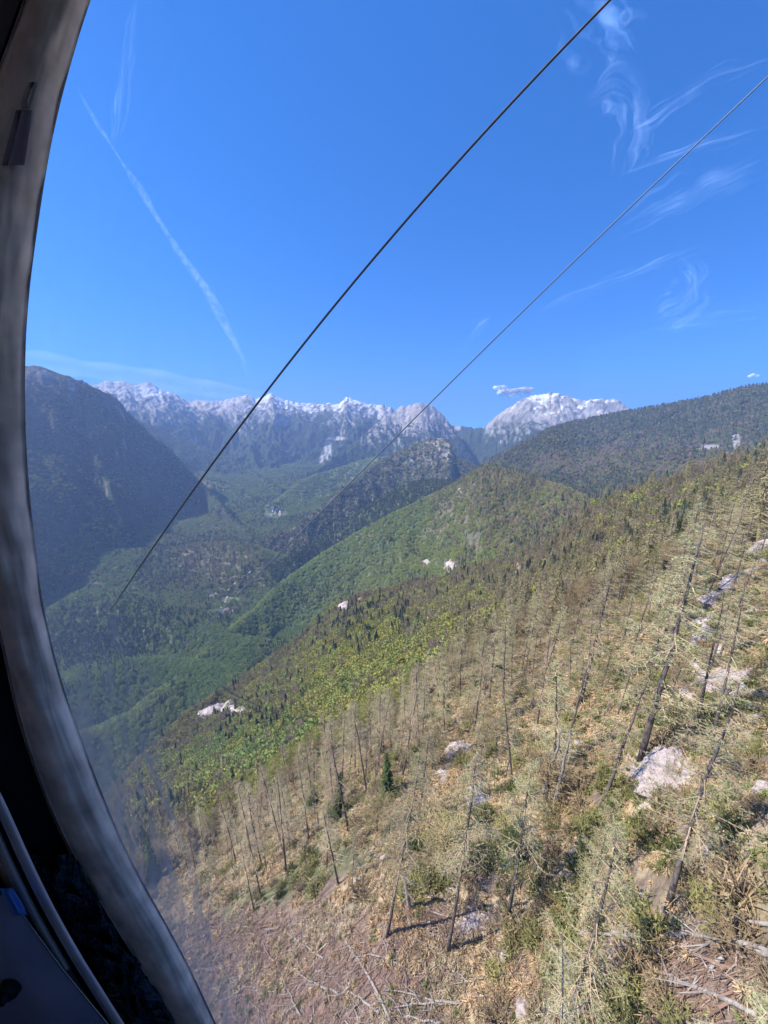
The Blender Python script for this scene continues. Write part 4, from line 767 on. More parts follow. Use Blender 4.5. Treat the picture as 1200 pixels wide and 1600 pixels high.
def house(px_, py_, w_, d_, h_, rz, label, group=None):
    B = hit(px_, py_); e = bpy.data.objects.new('house', None); C.objects.link(e); e.location = (B[0], B[1], B[2]-1); e.rotation_euler = (0, 0, rz); tag(e, label, 'house', group)
    mb = MB(); g_ = w_*.38; V = [[-w_/2,-d_/2,0],[w_/2,-d_/2,0],[w_/2,d_/2,0],[-w_/2,d_/2,0],[-w_/2,-d_/2,h_],[w_/2,-d_/2,h_],[w_/2,d_/2,h_],[-w_/2,d_/2,h_],[-w_/2,0,h_+g_],[w_/2,0,h_+g_]]
    mb.add(V, [[0,1,5,4],[2,3,7,6]]); mb.add(V, [[1,2,6,5],[3,0,4,7]], [[5,6,9],[7,4,8]]); mb.build('wall', [M_wall], e)
    rf = MB(); o_ = .7; k = g_/(d_/2)
    for s_ in (-1, 1):
        y0 = s_*(d_/2+o_); z0 = h_-o_*k; a = [[-w_/2-o_,y0,z0],[w_/2+o_,y0,z0],[w_/2+o_,0,h_+g_],[-w_/2-o_,0,h_+g_]]; b = [[q[0],q[1],q[2]+.35] for q in a]; f_ = [[0,1,2,3],[4,5,6,7],[0,1,5,4],[1,2,6,5],[2,3,7,6],[3,0,4,7]]; rf.add(np.array(a+b), f_)
    rf.build('roof', [M_roof], e)
    for fl in range(2):
        for kx in (-1, 0, 1):
            wn = MB(); wn.box((kx*w_*.28-.6, -d_/2-.06, 1.8+fl*2.9), (kx*w_*.28+.6, -d_/2+.05, 3.2+fl*2.9)); wn.build('window', [M_win], e)
NH = [(331,933,'long white house at the upper edge of the valley meadow'),(338,930,'small white house right of the long one above the meadow'),(346,958,'white house at the left of the hamlet below the meadow'),(354,955,'biggest white house in the middle of the hamlet below the meadow'),(362,957,'white house right of the biggest one in the hamlet'),(369,952,'rightmost white house of the hamlet below the meadow'),(341,966,'lowest white house of the hamlet, by the road'),(388,904,'lone pale house by the upper valley road')]
for i, (a_, b_, lab) in enumerate(NH): house(a_, b_, [17, 12, 14, 20, 15, 15, 12, 12][i], [11, 9, 10, 12, 10, 10, 9, 9][i], 6.5, [.3, -.4, .5, .1, -.2, .6, .2, .4][i], lab)
VH = [(419,792),(425,795),(428,799),(433,797),(431,803),(438,805),(424,806),(417,808),(440,800),(436,793)]
for i, (a_, b_) in enumerate(VH): house(a_, b_, 21+4*(i % 3), 15, 9, .5*i, 'tiny white house in the far village at the head of the valley', 'white houses of the far village')
M_road = solid_mat('pale_road', (.42, .40, .36), .9, noise=.1, sc=.05)
def road(pts, w_, lift=1.2):
    P_ = np.array([hit(*q) for q in pts]); t = np.linspace(0, len(P_)-1, 60); Pn = np.stack([np.interp(t, np.arange(len(P_)), P_[:, k]) for k in range(2)], 1); d = np.gradient(Pn, axis=0); d /= np.linalg.norm(d, axis=1, keepdims=True); s_ = np.stack([-d[:, 1], d[:, 0]], 1)*w_/2
    Lp, Rp = Pn+s_, Pn-s_; zc = np.maximum(ground(Lp[:, 0], Lp[:, 1]), ground(Rp[:, 0], Rp[:, 1]))+lift; V_ = np.vstack([np.column_stack([Lp, zc]), np.column_stack([Rp, zc])]); i = np.arange(59); mb = mesh_np('road', V_, np.stack([i, i+1, i+61, i+60], 1), [M_road]); tag(mb, kind='structure')
road([(232,1062),(255,1040),(285,1008),(300,990),(318,972),(338,962)], 9); road([(345,950),(356,925),(372,905),(392,893)], 8); road([(60,1082),(100,1050),(150,1020),(185,1010)], 8)
# ------------------------------------------------------------------ cables
def cable(pts, nearF, farF, k, pw, mat, label):
    A_ = ray(*pts[0])*nearF; B_ = ray(*pts[-1])*farF; n_ = np.array([-(B_-A_)[1], (B_-A_)[0], 0]); n_ /= np.linalg.norm(n_)
    q = np.array(pts, float); s = np.concatenate([[0], np.cumsum(np.hypot(*np.diff(q, axis=0).T))]); ss = np.linspace(0, s[-1], 240)
    co = [np.polyfit(s/s[-1], q[:, j], 4) for j in (0, 1)]; px_ = np.polyval(co[0], ss/s[-1]); py_ = np.polyval(co[1], ss/s[-1])
    D = ray(px_, py_); t = (n_@A_)/(D@n_); P_ = D*t[:, None]
    # carry on over the cabin towards the top station
    d0 = P_[0]-P_[3]; d0 /= np.linalg.norm(d0); P_ = np.vstack([P_[0]+d0*np.array([60, 25, 10, 4, 1.5])[:, None], P_]); F_ = np.maximum(P_[:, 1]*cp-P_[:, 2]*sp, nearF*.9)
    mb = MB(); mb.tube(P_, k*F_**pw, 10); o = mb.build('cable', [mat], smooth=True); tag(o, label, 'cable'); print('cable', t[0], t[120], t[-1]); return o
def steel_rope(name, c):
    m, t, out = newmat(name); d = N(t, 'ShaderNodeBsdfPrincipled', Roughness=.55, Metallic=.3); d.inputs['Base Color'].default_value = (*c, 1)
    geo = N(t, 'ShaderNodeNewGeometry'); wv = N(t, 'ShaderNodeTexWave', Scale=18.0); wv.bands_direction = 'DIAGONAL'; bp = N(t, 'ShaderNodeBump', Strength=.15, Distance=.005); t.links.new(geo.outputs['Position'], wv.inputs['Vector']); t.links.new(wv.outputs['Fac'], bp.inputs['Height']); t.links.new(bp.outputs[0], d.inputs['Normal']); t.links.new(d.outputs[0], out.inputs[0]); return m
cable([(953,0),(800,160),(640,335),(590,400),(515,490),(440,580),(360,682),(293,780),(212,900),(172,952)], 8, 900, .0048, .82, steel_rope('dark_steel_rope', (.018, .02, .03)), 'thick dark steel cable crossing the sky down to the valley')
cable([(1200,121),(1067,242),(933,375),(825,483),(700,600),(600,698),(520,782),(440,862),(340,962),(262,1032)], 11, 900, .0030, .82, steel_rope('pale_steel_rope', (.13, .17, .23)), 'thin pale steel cable on the right, lower than the dark one')
# ------------------------------------------------------------------ clouds
def cloud_mat(name, k, sc, lo=.35, hi=.7, stretch=(1, 1, 1), pw=1.5, tfac=.5):
    m, t, out = newmat(name); d = N(t, 'ShaderNodeBsdfDiffuse'); tr = N(t, 'ShaderNodeBsdfTranslucent'); d.inputs['Color'].default_value = (.95, .95, .96, 1); tr.inputs['Color'].default_value = (.95, .95, .96, 1); mx = N(t, 'ShaderNodeMixShader', Fac=tfac); t.links.new(d.outputs[0], mx.inputs[1]); t.links.new(tr.outputs[0], mx.inputs[2])
    if name == 'cloud_white':
        mx = N(t, 'ShaderNodeBsdfPrincipled', Roughness=1.0); mx.inputs['Base Color'].default_value = (.99, .98, .98, 1); mx.inputs['Specular IOR Level'].default_value = 0; mx.inputs['Subsurface Weight'].default_value = 1; mx.inputs['Subsurface Radius'].default_value = (1, 1, 1); mx.inputs['Subsurface Scale'].default_value = 120
    lw = N(t, 'ShaderNodeLayerWeight', Blend=.5); inv = N(t, 'ShaderNodeMath', operation='SUBTRACT'); inv.inputs[0].default_value = 1; t.links.new(lw.outputs['Facing'], inv.inputs[1]); pwn = N(t, 'ShaderNodeMath', operation='POWER'); pwn.inputs[1].default_value = pw; t.links.new(inv.outputs[0], pwn.inputs[0])
    geo = N(t, 'ShaderNodeNewGeometry'); mp = N(t, 'ShaderNodeMapping'); mp.inputs['Scale'].default_value = stretch; no = N(t, 'ShaderNodeTexNoise', Scale=sc, Detail=7.0, Roughness=.6); t.links.new(geo.outputs['Position'], mp.inputs[0]); t.links.new(mp.outputs[0], no.inputs['Vector'])
    mr = N(t, 'ShaderNodeMapRange'); mr.inputs['From Min'].default_value = lo; mr.inputs['From Max'].default_value = hi; mr.inputs['To Max'].default_value = k; t.links.new(no.outputs['Fac'], mr.inputs['Value'])
    at = N(t, 'ShaderNodeAttribute', attribute_name='tone'); m1 = N(t, 'ShaderNodeMath', operation='MULTIPLY'); t.links.new(pwn.outputs[0], m1.inputs[0]); t.links.new(mr.outputs[0], m1.inputs[1]); m2 = N(t, 'ShaderNodeMath', operation='MULTIPLY', use_clamp=True); t.links.new(m1.outputs[0], m2.inputs[0]); t.links.new(at.outputs['Fac'], m2.inputs[1])
    tp = N(t, 'ShaderNodeBsdfTransparent'); m3 = N(t, 'ShaderNodeMixShader'); t.links.new(m2.outputs[0], m3.inputs[0]); t.links.new(tp.outputs[0], m3.inputs[1]); t.links.new(mx.outputs[0], m3.inputs[2]); t.links.new(m3.outputs[0], out.inputs[0]); return m
M_cir = cloud_mat('cirrus_ice', .12, .0014, .25, .75); M_trail = cloud_mat('contrail_ice', .30, .007, .38, .64, tfac=.1); M_cum = cloud_mat('cloud_white', 1.6, .004, .15, .6, pw=1.1, tfac=.15); M_veil = cloud_mat('thin_veil', .5, .0008, .1, .8)
def wisp(name, pts, wpx, F_, mat, label, fade=.25, flat=1.0, seed=1, wob=.15):
    q = np.array(pts, float); n = 60; s = np.concatenate([[0], np.cumsum(np.hypot(*np.diff(q, axis=0).T))]); ss = np.linspace(0, s[-1], n)
    c = np.stack([np.interp(ss, s, q[:, j]) for j in (0, 1)], 1)
    for _ in range(5): c[1:-1] = (c[:-2]+2*c[1:-1]+c[2:])/4
    P_ = ray(c[:, 0], c[:, 1])*F_; u = np.linspace(0, 1, n); w_ = np.broadcast_to(np.asarray(wpx, float), (len(np.atleast_1d(wpx)),)); w_ = np.interp(u, np.linspace(0, 1, len(w_)), w_)*F_/600*(1+wob*perlin(u*9, 0*u+seed, seed)*2)*np.clip(np.minimum(u, 1-u)/fade, .02, 1)**.5
    P_ = P_+np.stack([perlin(u*7, 0*u, seed+j) for j in range(3)], 1)*w_[:, None]*(.35 if name == 'contrail' else .12)
    mb = MB(); tones = []; env = np.clip(np.minimum(u, 1-u)/fade, 0, 1); g = np.random.default_rng(seed*7+1)
    if name == 'contrail' or mat is M_veil: mb.tube(P_, w_, 20, cap=False); tones.append(np.repeat(env, 20))
    else:      # a sheaf of fine ice fibres drifting apart
        T3 = np.gradient(P_, axis=0); T3 /= np.linalg.norm(T3, axis=1, keepdims=True); V3 = P_/np.linalg.norm(P_, axis=1, keepdims=True); S3 = np.cross(T3, V3)
        for f in range(22):
            a0, a1 = sorted(g.random(2)); 
            if a1-a0 < .25: a0, a1 = max(0, a0-.2), min(1, a1+.2)
            ui = np.linspace(a0, a1, n); c0 = g.normal()*.55; sl_ = g.normal()*.5; off = c0+sl_*(ui-.5)*2+.13*perlin(ui*3+f*3.1, 0*ui, seed+2)
            Pf = np.stack([np.interp(ui, u, (P_+0)[:, k]) for k in range(3)], 1)+np.stack([np.interp(ui, u, S3[:, k]) for k in range(3)], 1)*(off*np.interp(ui, u, w_))[:, None]+V3.mean(0)*g.normal()*60
            e2 = np.clip(np.minimum(np.linspace(0, 1, n), 1-np.linspace(0, 1, n))/.4, 0, 1); mb.tube(Pf, np.interp(ui, u, w_)*(.06+.2*g.random()**2)*np.clip(e2, .05, 1), 10, cap=False); tones.append(np.repeat(e2*(.4+.6*g.random()), 10))
    tone = np.concatenate(tones); o = mb.build(name, [mat], smooth=True, cols=np.repeat(tone[:, None], 3, 1)); tag(o, label, 'cloud'); return o
wisp('contrail', [(112,122),(150,190),(190,252),(240,330),(300,422),(345,490),(376,550),(390,600)], [2.2, 4, 4.4, 4.8, 5.6, 6.5, 6], 10600, M_trail, 'long broken white vapour trail slanting down the left half of the sky', .12, seed=2, wob=.5)
wisp('cirrus_cloud', [(905,175),(950,135),(985,150),(985,210),(968,300)], [26, 34, 26, 30, 18], 10600, M_cir, 'hooked wisp of cirrus high in the right part of the sky', seed=3)
wisp('cirrus_cloud', [(965,215),(1030,175),(1110,125),(1230,90)], [12, 16, 14], 10900, M_cir, 'thin cirrus streak rising right from the hooked wisp', seed=4)
wisp('cirrus_cloud', [(945,285),(1020,255),(1110,222),(1230,190)], [9, 11, 14], 10800, M_cir, 'thin cirrus streak just below the hooked wisp', seed=5)
wisp('cirrus_cloud', [(815,498),(890,465),(970,435),(1050,400),(1140,360)], [8, 12, 15, 20], 10700, M_cir, 'long faint cirrus streak crossing the thin cable', seed=6)
wisp('cirrus_cloud', [(1010,505),(1060,470),(1085,430),(1050,395)], [18, 30, 30, 20], 10650, M_cir, 'small curled cirrus tuft at the right above the mountain', seed=7)
wisp('cirrus_cloud', [(1000,512),(1090,502),(1220,485)], [12, 16, 10], 11000, M_cir, 'flat cirrus streak under the curled tuft', seed=8)
wisp('cirrus_cloud', [(930,385),(1010,345),(1110,290),(1220,240)], [20, 34, 30], 11100, M_cir, 'broad faint cirrus band between the two tufts', seed=9)
wisp('cirrus_cloud', [(715,560),(745,515),(775,488)], [6, 8, 6], 10800, M_cir, 'tiny faint cirrus streak right of the thin cable over the peaks', seed=10)
wisp('cirrus_cloud', [(-60,545),(60,566),(200,585),(330,608),(450,628)], [14, 16, 15, 10], 11200, M_veil, 'pale veil of cloud lying along the left mountain skyline', seed=11)
wisp('cirrus_cloud', [(180,250),(185,160),(200,60),(215,-20)], [8, 10, 10], 11300, M_cir, 'faint upright streak of cirrus near the window pillar', seed=12)
wisp('cirrus_cloud', [(880,-20),(950,40),(1000,90)], [40, 50, 30], 11300, M_cir, 'faint patch of cirrus at the top above the hooked wisp', seed=14)
def puff(name, blobs, F_, label, seed):
    mb = MB(); g = np.random.default_rng(seed); nu, nv = 28, 16
    for (a_, b_, rx, ry) in blobs:
        c = ray(a_, b_)*F_; th = np.linspace(0, 2*math.pi, nu, endpoint=False); ph = np.linspace(0.05, math.pi-.05, nv); T_, G_ = np.meshgrid(th, ph, indexing='ij'); D = np.stack([np.cos(T_)*np.sin(G_), np.sin(T_)*np.sin(G_), np.cos(G_)], -1)
        k = 1+.35*perlin(D[..., 0]*2.2+seed, D[..., 2]*2.2+D[..., 1], 9)+.18*perlin(D[..., 0]*6+D[..., 1]*3, D[..., 2]*6, 12); V_ = c+(D*k[..., None]*np.array([rx, (rx+ry)/2, ry])*F_/600).reshape(-1, 3)
        i = np.arange(nu*nv).reshape(nu, nv); i2 = np.roll(i, -1, 0); mb.add(V_, np.stack([i[:, :-1], i[:, 1:], i2[:, 1:], i2[:, :-1]], -1).reshape(-1, 4))
    V_ = np.vstack(mb.V); o = mb.build(name, [M_cum], smooth=True, cols=np.ones((len(V_), 3))); tag(o, label, 'cloud')
gq = np.random.default_rng(4)
puff('cloud', [(777,606,7,3.2),(786,605,6,3)]+[(784+44*q, 615-5*q+gq.normal()*2.0, 6+4*gq.random(), 3+2.5*gq.random()) for q in np.linspace(0, 1, 14)], 10500, 'small white cloud against the left shoulder of the snowy massif', 1)
puff('cloud', [(1172,588,3.5,2),(1177,586,4,2.4),(1183,587,3.5,2)], 10500, 'tiny white cloud over the dark forested hill', 2)
# ------------------------------------------------------------------ cable car cabin round the camera
def Pl(px, py, y): d = ray(px, py); return d*(y/d[..., 1])[..., None]
cab = bpy.data.objects.new('cable_car_cabin', None); C.objects.link(cab); cab.location = (0, 0, 0); tag(cab, 'dim grey cabin of the cable car seen from inside, at the left edge', 'cable car')
M_pil = solid_mat('worn_grey_plastic', (.80, .62, .48), .8, spec=.12, noise=.30, sc=24); M_blk = solid_mat('black_rubber', (.008, .008, .01), .6, noise=.3, sc=20); M_trim = solid_mat('grey_trim', (.50, .43, .42), .75, noise=.15, sc=14)
M_rail = solid_mat('tan_rail', (.42, .35, .30), .5, noise=.2, sc=10); M_brd = solid_mat('dark_panel', (.27, .22, .25), .5, noise=.12, sc=12); M_alu = solid_mat('bright_edge', (.42, .40, .38), .35, .4, noise=.1, sc=20); M_brn = solid_mat('brown_lining', (.10, .065, .05), .7, noise=.25, sc=14)
M_blue = solid_mat('blue_reflection_paint', (.10, .28, .80), .4); M_shell = solid_mat('cabin_lining', (.60, .52, .48), .7, noise=.08, sc=6)
XR = np.array([(-160,200),(0,140),(60,121),(130,101),(190,86),(260,72),(340,60),(410,50),(480,42),(560,38),(640,38),(720,41),(800,48),(880,57),(950,66),(1040,88),(1125,114),(1190,140),(1265,168),(1350,205),(1440,258),(1540,310),(1620,345),(1800,440)], float)
XL = np.array([(-160,88),(0,37),(100,0),(250,-60),(700,-130),(850,-40),(975,0),(1120,30),(1210,60),(1300,95),(1400,150),(1480,200),(1560,250),(1650,300),(1800,390)], float)
def smooth_edge(E, y):
    v = sum(np.interp(y+o, E[:, 0], E[:, 1]) for o in (-45, -25, 0, 25, 45))/5; return v
def slab(name, xl, xr, py, yfront, yback, mat, cols=10, parent=cab, smooth=True, mats=None):
    """solid strip between two seen edges; yfront(s, i) gives the depth of its inner face"""
    s = np.linspace(0, 1, cols); n = len(py); GXp = xl[:, None]*(1-s)+xr[:, None]*s; GYp = np.repeat(py[:, None], cols, 1)
    yf = yfront(np.broadcast_to(s, (n, cols)), GYp) if callable(yfront) else np.full((n, cols), yfront)
    Fp = Pl(GXp, GYp, yf); Bp = Pl(GXp-10, GYp, yback); V_ = np.vstack([Fp.reshape(-1, 3), Bp.reshape(-1, 3)]); i = np.arange(n*cols).reshape(n, cols); o_ = n*cols
    Q_ = [np.stack([i[:-1, :-1], i[1:, :-1], i[1:, 1:], i[:-1, 1:]], -1).reshape(-1, 4), np.stack([i[:-1, :-1], i[:-1, 1:], i[1:, 1:], i[1:, :-1]], -1).reshape(-1, 4)+o_]
    for e in (i[:, 0], i[:, -1], i[0], i[-1]): Q_.append(np.stack([e[:-1], e[1:], e[1:]+o_, e[:-1]+o_], 1))
    return mesh_np(name, V_, np.vstack(Q_), [mat], smooth=smooth, parent=parent)
py_ = np.linspace(-150, 1780, 130); xr_ = smooth_edge(XR, py_); xl_ = smooth_edge(XL, py_)
def prof(s, y):
    g1 = .0012*fbm(s*7, y/55, 3, 9); g2 = 0; st = .005*sstep(.25, .60, s)
    return .455-.03*np.clip(np.sin(math.pi*np.clip(s, .02, .98)), 0, 1)**.5+g1+g2+st+.003*perlin(s*3, y/90, 3)
slab('window_pillar', xl_, xr_, py_, prof, .50, M_pil, 40)
# rubber lip along the pane
slab('rubber_lip', xr_-7, xr_+1, py_, .452, .474, solid_mat('grey_lip', (.48, .38, .37), .5, noise=.2, sc=20), 4)
slab('front_wall', np.full_like(py_, -900.), xl_+12, py_, .471, .483, M_blk, 6)
pt = np.linspace(-150, 130, 20); slab('corner_lining', np.full_like(pt, -300.), smooth_edge(XL, pt)-5, pt, .44, .475, M_brn, 5)
E1 = np.array([(1150,-45),(1235,0),(1290,25),(1370,60),(1465,110),(1530,150),(1600,195),(1780,305)], float); E2 = np.array([(1340,-60),(1385,-6),(1412,25),(1440,45),(1515,100),(1600,170),(1780,315)], float)
pa = np.linspace(1160, 1760, 60); e1 = smooth_edge(E1, pa)
rnd = lambda base, b: (lambda s, y: base-b*np.sqrt(np.clip(1-(2*s-1)**2, 0, 1)))
panel = bpy.data.objects.new('side_panel', None); C.objects.link(panel); panel.parent = cab
slab('edge_trim', e1-20, e1, pa, rnd(.375, .006), .42, M_trim, 9, panel); slab('edge_trim', e1-27, e1-20, pa, .380, .42, M_blk, 3, panel)
pb = np.linspace(1290, 1515, 40); e1b = smooth_edge(E1, pb); slab('rail', e1b-50, e1b-28, pb, rnd(.378, .012), .41, M_rail, 12, panel)
pc_ = np.linspace(1395, 1760, 50); e2 = np.interp(pc_, E2[:, 0], E2[:, 1]); slab('bright_edge', e2-5, e2, pc_, rnd(.362, .004), .40, M_alu, 6, panel)
slab('backing', np.full_like(pc_, -500.), smooth_edge(E1, pc_)-22, pc_, .392, .43, M_trim, 4, panel)
pd = np.linspace(1398, 1760, 50); slab('board', np.full_like(pd, -420.), np.interp(pd, E2[:, 0], E2[:, 1])-5, pd, .358, .385, M_brd, 6, panel)
slab('blue_reflection', np.array([8., 16., 24., 30.]), np.array([20., 29., 37., 43.]), np.array([1388., 1402., 1416., 1430.]), .352, .3575, M_blue, 4, panel)  # small blue reflection, put in as a bright blue chip
kb = MB(); c = Pl(18, 1541, .357); kb.tube(np.array([c, c+[0, -.006, 0], c+[0, -.010, 0]]), [.0135, .0135, .010], 24); kb.tube(np.array([c+[0, -.009, 0], c+[0, -.016, 0]]), [.007, .006], 18); kb.build('knob', [M_blk], panel)
# clip and bracket on the pillar
slab('clip', np.array([54., 47., 43., 43.]), np.array([58., 56., 52., 47.]), np.array([128., 145., 158., 170.]), .405, .43, M_alu, 4)
slab('bracket', np.array([34., 26., 18., 12.]), np.array([50., 46., 42., 38.]), np.array([172., 205., 235., 258.]), .408, .43, M_brd, 4)
# crumpled plastic bag stuffed between panel and pillar
m, t, out = newmat('black_plastic_film'); d = N(t, 'ShaderNodeBsdfPrincipled', Roughness=.16); d.inputs['Base Color'].default_value = (.08, .12, .15, 1); d.inputs['Specular IOR Level'].default_value = .7; t.links.new(d.outputs[0], out.inputs[0]); M_film = m
ps = np.linspace(1335, 1770, 150); sl = smooth_edge(E1, ps)+2; sr = smooth_edge(XL, ps)+14
def crump(s, y):
    a = ridged(s*3+fbm(s*2, y/60, 2, 5), y/70, 4, 88); return .47-.05*(a-.3)*np.clip(np.sin(math.pi*s), 0, 1)**.4-.01
film = slab('plastic_bag', sl, sr, ps, crump, .515, M_film, 60, None, smooth=False); tag(film, 'crumpled shiny black plastic bag stuffed behind the window pillar at lower left', 'bag')
# window pane: curved old acrylic, dusty, with reflections and glare painted into its tone
nx, nz = 260, 420; ux = np.linspace(-.47, .98, nx); uz = np.linspace(-1.38, .78, nz); XX, ZZ = np.meshgrid(ux, uz, indexing='ij'); YY = .487+.05*np.sin(math.pi*(XX+.47)/1.45)
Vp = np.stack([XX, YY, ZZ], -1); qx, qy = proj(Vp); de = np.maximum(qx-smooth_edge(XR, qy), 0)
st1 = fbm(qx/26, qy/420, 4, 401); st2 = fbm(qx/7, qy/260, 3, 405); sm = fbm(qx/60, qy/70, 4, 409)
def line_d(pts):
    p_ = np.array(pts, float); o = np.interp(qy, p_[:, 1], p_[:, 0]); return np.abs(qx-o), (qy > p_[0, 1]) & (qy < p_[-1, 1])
dirt_glare = .012+.05*np.exp(-de/260)*np.clip(.6+st1*1.2, 0, 2)*sstep(350, 620, qy)+.012*np.exp(-de/160)
low = sstep(880, 1250, qy); dirt_glare += low*(.42*np.exp(-(np.clip(de, 0, 999)/60)**2)+.20*np.exp(-np.clip(de, 0, 999)/110))*np.clip(.9+st2*.7+st1*.5, .2, 2)  # grey reflecting veil along the lower pillar, painted in
for pts, w_, a_ in [([(165,940),(188,1010),(205,1100),(228,1180),(262,1260),(295,1350),(325,1470)], 5, .5), ([(150,985),(176,1080),(205,1180),(240,1300),(300,1450)], 5, .24), ([(185,960),(222,1080),(250,1200),(300,1300),(335,1420)], 9, .16), ([(100,1185),(150,1262),(205,1340),(262,1420)], 3, .22)]:  # long pale reflection streaks painted on the pane
    dd, on = line_d(pts); dirt_glare += np.exp(-(dd/w_)**2)*a_*on*np.clip(.7+st2*1.5+sm*.8, 0, 1.6)*sstep(pts[0][1]-5, pts[0][1]+30, qy)
dd, on = line_d([(150,790),(165,880),(180,960),(215,1110),(245,1260)]); dirt_glare += np.exp(-(dd/38)**2)*.055*on*np.clip(.6+st1*2+sm, 0, 2)*sstep(790, 900, qy)*sstep(1260, 1180, qy)
dirt_glare += (.03+.10*np.clip(st1*1.6, 0, 1)+.07*np.clip(fbm(qx/14, qy/900, 3, 421)*1.8, 0, 1))*sstep(560, 700, qy)*sstep(1300, 1000, qy)*np.exp(-de/170)  # vertical reflections and milky glare painted down the left side
for cx, cy, rx, ry in [(82,512,5,14),(75,440,4,7),(270,5,9,6),(92,405,5,4)]: dirt_glare += np.exp(-(((qx-cx)/rx)**2+((qy-cy)/ry)**2))*.05
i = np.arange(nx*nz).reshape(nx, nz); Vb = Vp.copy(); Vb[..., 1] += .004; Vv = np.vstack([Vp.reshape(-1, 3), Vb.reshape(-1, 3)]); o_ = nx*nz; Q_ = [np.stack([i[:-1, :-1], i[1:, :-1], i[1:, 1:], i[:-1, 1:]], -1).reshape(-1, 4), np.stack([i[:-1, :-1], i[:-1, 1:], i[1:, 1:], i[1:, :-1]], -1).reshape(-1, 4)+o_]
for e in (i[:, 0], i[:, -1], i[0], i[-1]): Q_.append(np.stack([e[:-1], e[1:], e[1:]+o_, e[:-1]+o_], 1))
m, t, out = newmat('dusty_glare_acrylic'); tp = N(t, 'ShaderNodeBsdfTransparent'); tp.inputs['Color'].default_value = (.985, .99, 1, 1); tr = N(t, 'ShaderNodeBsdfTranslucent'); df = N(t, 'ShaderNodeBsdfDiffuse'); tr.inputs['Color'].default_value = (.66, .57, .50, 1); df.inputs['Color'].default_value = (.52, .46, .42, 1)
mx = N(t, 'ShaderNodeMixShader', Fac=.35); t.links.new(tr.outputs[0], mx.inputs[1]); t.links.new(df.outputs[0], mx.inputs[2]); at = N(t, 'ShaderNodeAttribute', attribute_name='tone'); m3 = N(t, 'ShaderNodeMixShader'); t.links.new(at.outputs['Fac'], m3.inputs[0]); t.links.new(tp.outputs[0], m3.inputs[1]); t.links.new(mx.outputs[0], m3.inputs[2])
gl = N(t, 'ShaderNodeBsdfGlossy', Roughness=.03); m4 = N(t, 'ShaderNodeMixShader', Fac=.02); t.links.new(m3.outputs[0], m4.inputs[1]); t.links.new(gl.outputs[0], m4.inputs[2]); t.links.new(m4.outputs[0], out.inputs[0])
dd_ = np.clip(np.concatenate([dirt_glare.ravel(), dirt_glare.ravel()*.35]), 0, .9); mesh_np('window_pane', Vv, np.vstack(Q_), [m], smooth=True, cols=np.repeat(dd_[:, None], 3, 1), parent=cab)
# rest of the shell, out of the picture: other window edges, side walls, floor, roof, back wall
sh = MB(); sh.box((.99, .44, -1.45), (1.06, .56, .85)); sh.build('window_pillar', [M_pil], cab)
sh = MB(); sh.box((-.8, .44, .79), (.985, .56, .88)); sh.build('window_header', [M_pil], cab)
sh = MB(); sh.box((-.8, .40, -1.5), (.985, .56, -1.40)); sh.build('window_sill', [M_pil], cab)
sh = MB(); sh.box((-1.3, -1.6, .885), (1.3, .57, .93)); sh.build('roof', [M_shell], cab)
sh = MB(); sh.box((-1.3, -1.6, -1.60), (1.3, .57, -1.505)); sh.build('floor', [M_blk], cab)
sh = MB(); sh.box((-1.3, -1.65, -1.6), (1.3, -1.605, .93)); sh.build('back_wall', [M_shell], cab)
sh = MB(); sh.box((-1.35, -1.65, -1.6), (-1.305, .57, .93)); sh.build('side_wall', [M_shell], cab)
sh = MB(); sh.box((1.305, -1.65, -1.6), (1.35, .57, -.55)); sh.box((1.305, -1.65, .5), (1.35, .57, .93)); sh.build('side_wall', [M_shell], cab)
sh = MB(); sh.box((1.065, .50, -1.5), (1.30, .56, .88)); sh.build('front_wall', [M_shell], cab)
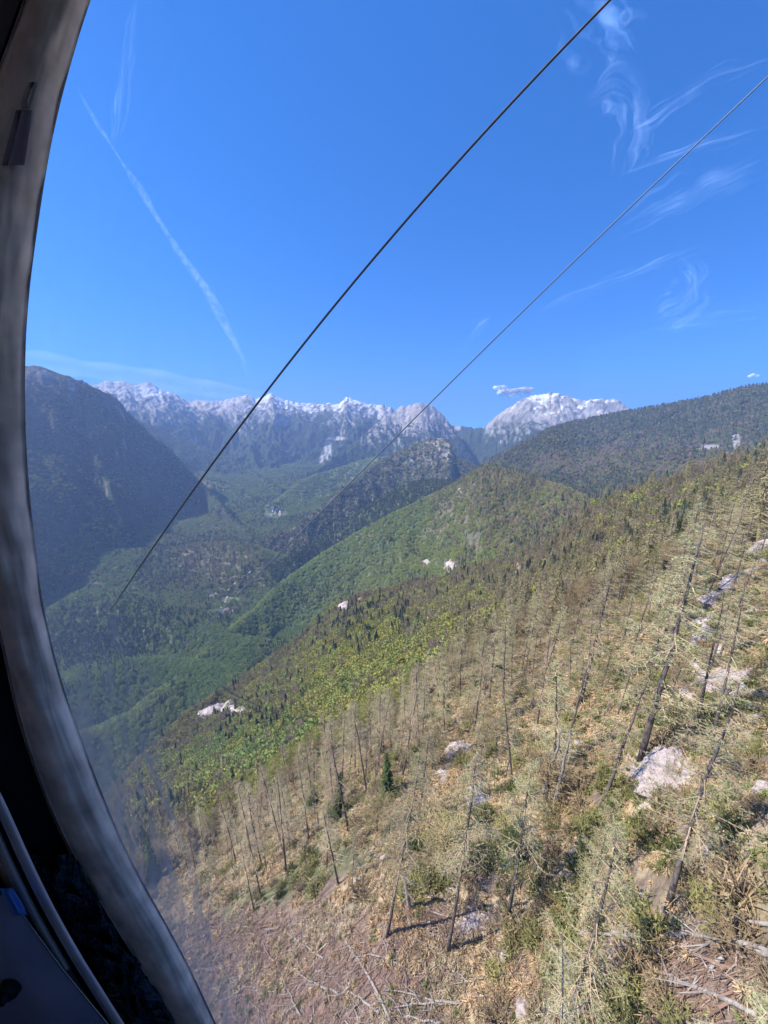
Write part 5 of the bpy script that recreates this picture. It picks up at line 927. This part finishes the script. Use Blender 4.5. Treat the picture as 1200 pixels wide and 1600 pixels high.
# ------------------------------------------------------------------ labels of the single trees: told apart by what they stand beside
MARKS = [(1035,1210,'the big flat pale rock'),(705,1180,'the pale boulder in mid slope'),(745,1248,'the narrow white rock'),(1140,1062,'the pale slab on the upper right'),(1000,1120,'the thick dark leaning larch'),(855,1250,'the crossing white snags'),(605,1460,'the tall straight larch'),(790,1488,'the white block at the foot of the wood'),
 (405,1400,'the leaning bare trunks'),(590,1248,'the two close upright trunks'),(500,1430,'the upper edge of the brushwood'),(350,1108,'the pale spur cliff'),(536,950,'the rock knob on the left skyline'),(808,905,'the thin white cliff stripe'),(1050,1490,'the big fallen trunk'),(1188,862,'the pale cliff at the right edge'),(1022,1302,'the small white rock'),(905,1100,'the dark larch left of the thick one'),
 (765,966,'the bluish white rock'),(560,1155,'the pale rock among yellow trees'),(468,1048,'the upright rock rib'),(700,1485,'the tall thin larch'),(1105,1000,'the tall pale rock face'),(880,1310,'the rock in the orange grass'),(640,1310,'the little pale stone in the straw patch'),(900,830,'the highest part of the far wood'),(250,1250,'the window pillar'),(320,1119,'the reddish ledge')]
ORD = ['nearest', 'second', 'third', 'fourth', 'fifth', 'sixth', 'seventh', 'eighth']
WORD = {'larch_tree': 'slender green larch', 'bare_larch': 'bare larch', 'spruce_tree': 'dark spruce', 'broadleaf_tree': 'leafy tree', 'beech_tree': 'twiggy beech'}
bk_ = {}
for o in list(C.objects):
    kd = o.name.split('.')[0]
    if o.parent is None and kd in WORD and 'group' in o:
        a, b = proj(np.array(o.location)); d = [math.hypot(a-m_[0], b-m_[1]) for m_ in MARKS]; j = int(np.argmin(d)); dx, dy = a-MARKS[j][0], b-MARKS[j][1]
        ph = ('to the right of' if dx > 0 else 'to the left of') if abs(dx) > abs(dy) else ('below' if dy > 0 else 'above'); bk_.setdefault((kd, j, ph), []).append((d[j], o))
for (kd, j, ph), L_ in bk_.items():
    L_.sort(key=lambda q: q[0])
    for i, (dd, o) in enumerate(L_):
        w_ = WORD[kd]; sg = w_
        if i < len(ORD): o['label'] = ('%s %s %s %s' % (ORD[i], w_, ph, MARKS[j][2]))
        else: o['label'] = 'farther %s %s %s' % (sg, ph, MARKS[j][2]); o['group'] = '%s %s %s' % (sg, ph, MARKS[j][2])
# ------------------------------------------------------------------ haze
m, t, out = newmat('haze_air'); v = N(t, 'ShaderNodeVolumePrincipled'); v.inputs['Color'].default_value = (.40, .60, 1, 1); v.inputs['Density'].default_value = 1.12e-4; v.inputs['Anisotropy'].default_value = .15
t.links.new(v.outputs[0], out.inputs['Volume'])
mb = MB(); mb.box((-9700, -9700, float(H.min())-3), (9700, 9700, max(float(H.max()), 0)+40)); hz = mb.build('haze', [m]); tag(hz, 'thin blue mountain haze lying over the whole valley', 'haze', kind='stuff')
